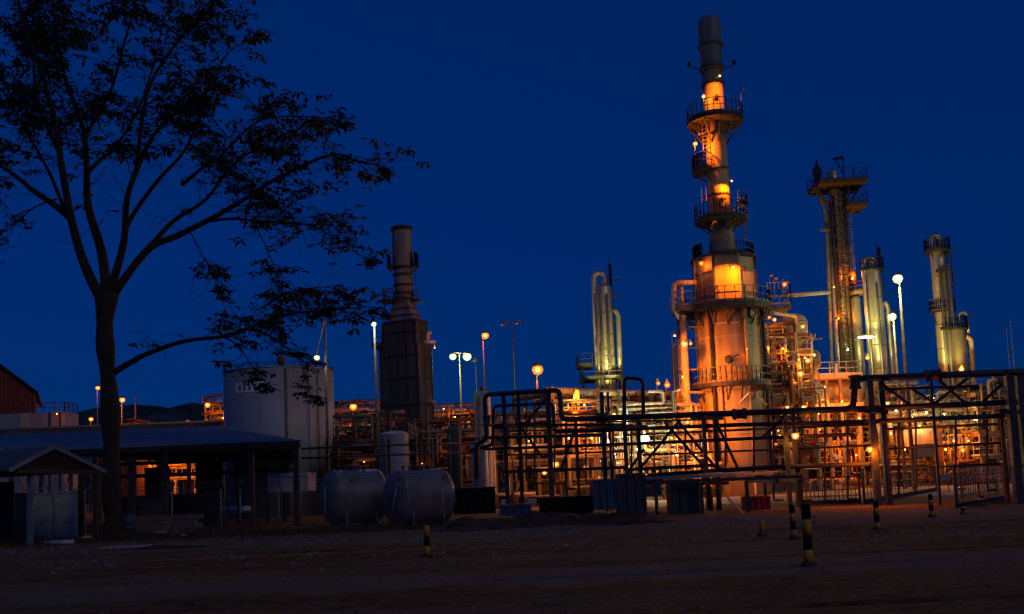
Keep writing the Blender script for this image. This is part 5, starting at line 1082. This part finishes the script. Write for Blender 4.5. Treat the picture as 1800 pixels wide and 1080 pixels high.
# ------------------------------------------------------------------ far plant on the skyline
unit('distant_plant','far orange lit plant between the big pale tank and dark boiler stack','process plant',586,668,150,160,(775,748,724),51,6,40,dens=.8,
  lamps=((594,755,148,'s',900,.34),(630,757,148,'s',900,.34),(650,745,148,'s',500,.2),(610,740,148,'s',500,.2)),vessels=(('v',610,154,770,1.6,5,M_INS),('v',640,154,770,1.4,5,M_INS)))
D=147; mb=MB(); mb.pipe([P(636,770,D),P(637,735,D),P(646,725,D),P(668,724,D)],.5,12); tag(mb.build('arched_pipe',M_INS,at=P(650,750,D)),'thick pale arched pipe crossing the far orange plant','pipe')
unit('distant_plant','far low roofed plant with orange eaves beyond the twin headed mast','process plant',760,842,140,152,(770,745,728),52,6,30,dens=.7,lamps=((768,741,138,'s',700,.25),(800,733,138,'s',800,.14),(830,735,138,'s',700,.14),(780,745,138,'s',500,.14)))
p0=X(760,724,141);p1=X(842,724,141); mb=MB(); z=Z(800,724,141); mb.box(((p0+p1)/2,147,z+.2),(p1-p0,12,.5)); tag(mb.build('flat_roof',M_INS,at=((p0+p1)/2,141,z)),'long flat roof of the far low plant catching orange light','roof')
unit('distant_plant','far orange pipe frame seen through the open shelter','process plant',205,352,120,132,(842,822,802),53,7,36,dens=.9,lamps=((230,812,118,'s',900,.12),(252,820,118,'s',700,.12),(310,812,118,'s',900,.12),(334,830,118,'s',900,.12),(280,830,118,'s',500,.1)))
unit('distant_plant','far stepped tower frame with orange lamp at the edge of the big pale tank','process plant',362,398,130,137,(770,745,713),54,4,26,dens=.9,lamps=((365,712,128,'s',700,.36),(380,740,128,'s',600,.14),(392,735,128,'s',400,.12)))
# ------------------------------------------------------------------ lamp masts
def mast(px,py,d,heads,label,k,pw,cat='lamp mast',rr=.28,pole=.12,arm=True,pbase=None,dark=False,group=None,stack_fill=None):
    """heads: pixel spots of the lamps carried by one pole"""
    x=X(px,py,d); z=Z(px,py,d); t=thing('lamp_mast',label,cat,(x,d,0),group); MB().tube((x,d,-.1),(x,d,z),pole,10,pole*.55).build('pole',M_STEEL,t)
    for hx,hy in heads:
        p=P(hx,hy,d-.2); ar=MB(); ar.pipe([V((x,d,z-.1)),V((x,d-.1,max(z,p.z+.35))),V((p.x,d-.2,p.z+.35)),p+V((0,0,.2))],.05,6); ar.build('arm',M_GALV,t)
        if dark: MB().lathe(p,[(.1,.2),(.3,.1),(.32,-.05),(.02,-.1)],12).build('lamp',M_GALV,t)
        else: fixture(t,p,k,pw,rr,off=(0,-rr*1.6,-rr*1.2))
    if stack_fill is not None: light(t,P(*heads[0],d-.2)+V((-.7,-.6,-.5)),MERC,stack_fill,.2,V((16.6,75,9)),38,.6)  # added spot without a head, aimed to brighten the tall stack
    return t
mast(849,600,105,((853,590),),'slender mast with one orange lamp haloed against the sky','s',1500,rr=.42)
mast(944,668,72,((945,650),),'short post with strong orange lamp on the pipe rack corner','s',1100,rr=.38)
mast(808,640,92,((796,627),(821,627)),'twin headed mast with greenish white floodlights','m',900,rr=.4)
mast(902,570,90,((886,571),(913,569)),'unlit twin armed mast with dark heads','s',0,dark=True)
mast(836,640,96,((834,636),),'unlit thin mast beside the orange haloed lamp','s',0,dark=True,pole=.08)
mast(658,575,60,((657,570),),'thin mast with small white lamp in front of the dark boiler stack','c',260,rr=.16)
mast(571,560,60,((557,629),),'dark wooden mast with a yellow lamp by the big pale tank','y',45,rr=.17)
mast(1581,505,70,((1578,490),),'tall mast with brightest greenish white lamp, above its twin','m',2200,stack_fill=1500,rr=.34,pole=.16)
mast(1571,572,76,((1568,557),),'second mast with greenish white lamp, lower than its neighbour','m',1800,stack_fill=2000,rr=.34,pole=.14)
mast(1769,575,70,(),'thin bare aerial mast above the double bridge posts','s',0,cat='aerial mast',pole=.04)
mast(1776,560,71,(),'taller thin bare aerial mast above the double bridge posts','s',0,cat='aerial mast',pole=.04)
mast(752,712,63,((758,708),),'short grey crook topped post before the dark boiler stack','s',0,dark=True,pole=.06)
mast(760,770,60,(),'plain pale post standing before the dark boiler stack','s',0,cat='post',pole=.08)
for px,py,d,k,pw,rr,lab in((215,703,110,'s',900,.40,'orange lamp post close behind the tree trunk'),(172,682,115,'s',300,.26,'smaller orange lamp post peeking out beside the tree trunk'),(160,737,130,'s',500,.34,'low orange lamp post in front of the dark hills'),(330,743,135,'s',500,.36,'low orange lamp post near the far stepped tower frame'),(621,715,145,'s',700,.55,'orange lamp post rising above the far orange plant'),(780,719,135,'w',60,.16,'tiny pale lamp post over the far flat roof')): mast(px-1,py+6,d,((px,py),),lab,k,pw,rr=rr,pole=.09)
# ------------------------------------------------------------------ buildings on the skyline
def redshed():
    D=108; x1=X(62,690,D); x0=x1-16; zr=Z(0,646,D)+.3; ze=Z(62,691,D); t=thing('red_shed','dark red clad shed with sloping roof beyond the open shelter','building',(x1-6,D,0)); y0,y1=D,D+18
    zl=ze+(zr-ze)*2.0; zl=ze+(x1-x0)*(zr-ze)/(x1-X(0,648,D))
    vs=[(x0,y0,0),(x1,y0,0),(x1,y0,ze),(x0,y0,zl),(x0,y1,0),(x1,y1,0),(x1,y1,ze),(x0,y1,zl)]
    a_=R(25); rot=lambda q:V((x1+(q[0]-x1)*math.cos(a_)-(q[1]-y0)*math.sin(a_),y0+(q[0]-x1)*math.sin(a_)+(q[1]-y0)*math.cos(a_),q[2])); vs=[rot(q) for q in vs]
    mb=MB(); mb.add(vs,[(0,1,2,3),(5,4,7,6),(1,5,6,2),(4,0,3,7)])
    for i in range(40): x=x0+(x1-x0)*(i+.5)/40; mb.bar(rot((x,y0-.03,.1)),rot((x,y0-.03,ze+(x1-x)*(zl-ze)/(x1-x0)-.15)),.12,.06)
    mb.build('wall',M_REDWALL,t)
    mb=MB(); o=V((0,-.5,0)); a,b,c,d=V(vs[3])+V((0,-.4,.02)),V(vs[2])+V((.5,-.4,-.1)),V(vs[6])+V((.5,.4,-.1)),V(vs[7])+V((0,.4,.02)); u=V((0,0,.2)); mb.add([a,b,c,d,a+u,b+u,c+u,d+u],[(3,2,1,0),(4,5,6,7),(0,1,5,4),(1,2,6,5),(2,3,7,6),(3,0,4,7)]); mb.build('roof',M_DARK,t)
redshed()
def lowhall():
    D=96; x0,x1=X(-30,735,D),X(114,735,D); zt=Z(60,726,D); t=thing('white_hall','low white panelled hall with railed roof edge below the red shed','building',((x0+x1)/2,D,0))
    MB().box(((x0+x1)/2,D+1.5,zt/2),(x1-x0,3,zt)).build('wall',M_WHITE,t)
    for px in(43,88,106): x=X(px,735,D); MB().bar((x,D-.06,.1),(x,D-.06,zt),.8 if px==43 else .15,.1).build('pilaster',M_INS if px==43 else M_DARK,t)
    rb=MB(); rb.rail([V((x0,D-.1,zt)),V((x1,D-.1,zt)),V((x1,D+2.8,zt))],.9,.05,step=1.,toe=False); rb.build('railing',M_RUST,t)
    p=P(100,728,D-1.5); fixture(t,p,'s',110,.07,p+V((0,1.4,.2)))
lowhall()
def longwall():
    D=78; x0,x1=X(-40,752,D),X(392,752,D); zt=Z(170,752,D); t=thing('pipe_trestle','long brown pipe trestle running behind the open shelter roof','trestle',((x0+x1)/2,D,0)); MB().box(((x0+x1)/2,D,zt-.15),(x1-x0,1.2,.3)).build('beam',mat('brown trestle paint',(.20,.12,.10),.9,0,.3,1.),t)
    for k in range(9): x=x0+.4+(x1-x0-.8)*k/8; MB().bar((x,D,-.05),(x,D,zt-.3),.25).build('post',M_RUST,t)
    for k in range(3): MB().tube((x0,D-.4+k*.4,zt+.1),(x1,D-.4+k*.4,zt+.1),.1,8).build('pipe',M_RUST if k else M_INS,t)
longwall()
def hut(px0,px1,pt,d,label,mt):
    x0,x1=X(px0,pt,d),X(px1,pt,d); z=Z((px0+px1)/2,pt,d); t=thing('hut',label,'hut',((x0+x1)/2,d,0)); MB().box(((x0+x1)/2,d+2,z/2),(x1-x0,4,z)).build('wall',mt,t); MB().box(((x0+x1)/2,d+2,z+.1),(x1-x0+.5,4.5,.2)).build('roof',M_DARK,t)
hut(205,236,740,112,'small dark red hut just behind the tree trunk',M_REDWALL); hut(321,342,744,140,'tiny orange lit hut at the foot of the low lamp post',M_INS)
mast(238,690,112,(),'plain pole beside the small dark red hut','s',0,cat='pole',pole=.14)

def cage():
    D=54.; p=P(1724,840,D); q=P(1751,821,D); t=thing('tube_rack','small pale tubular rack standing beyond the red barrier','rack',((p.x+q.x)/2,D,0))
    for y in(D,D+1):
        f=MB()
        for z in(p.z,(p.z+q.z)/2,q.z): f.bar((p.x,y,z),(q.x,y,z),.05)
        for k in range(4): x=p.x+(q.x-p.x)*k/3; f.bar((x,y,0),(x,y,q.z),.05)
        f.build('frame',M_CREAM,t)
cage()
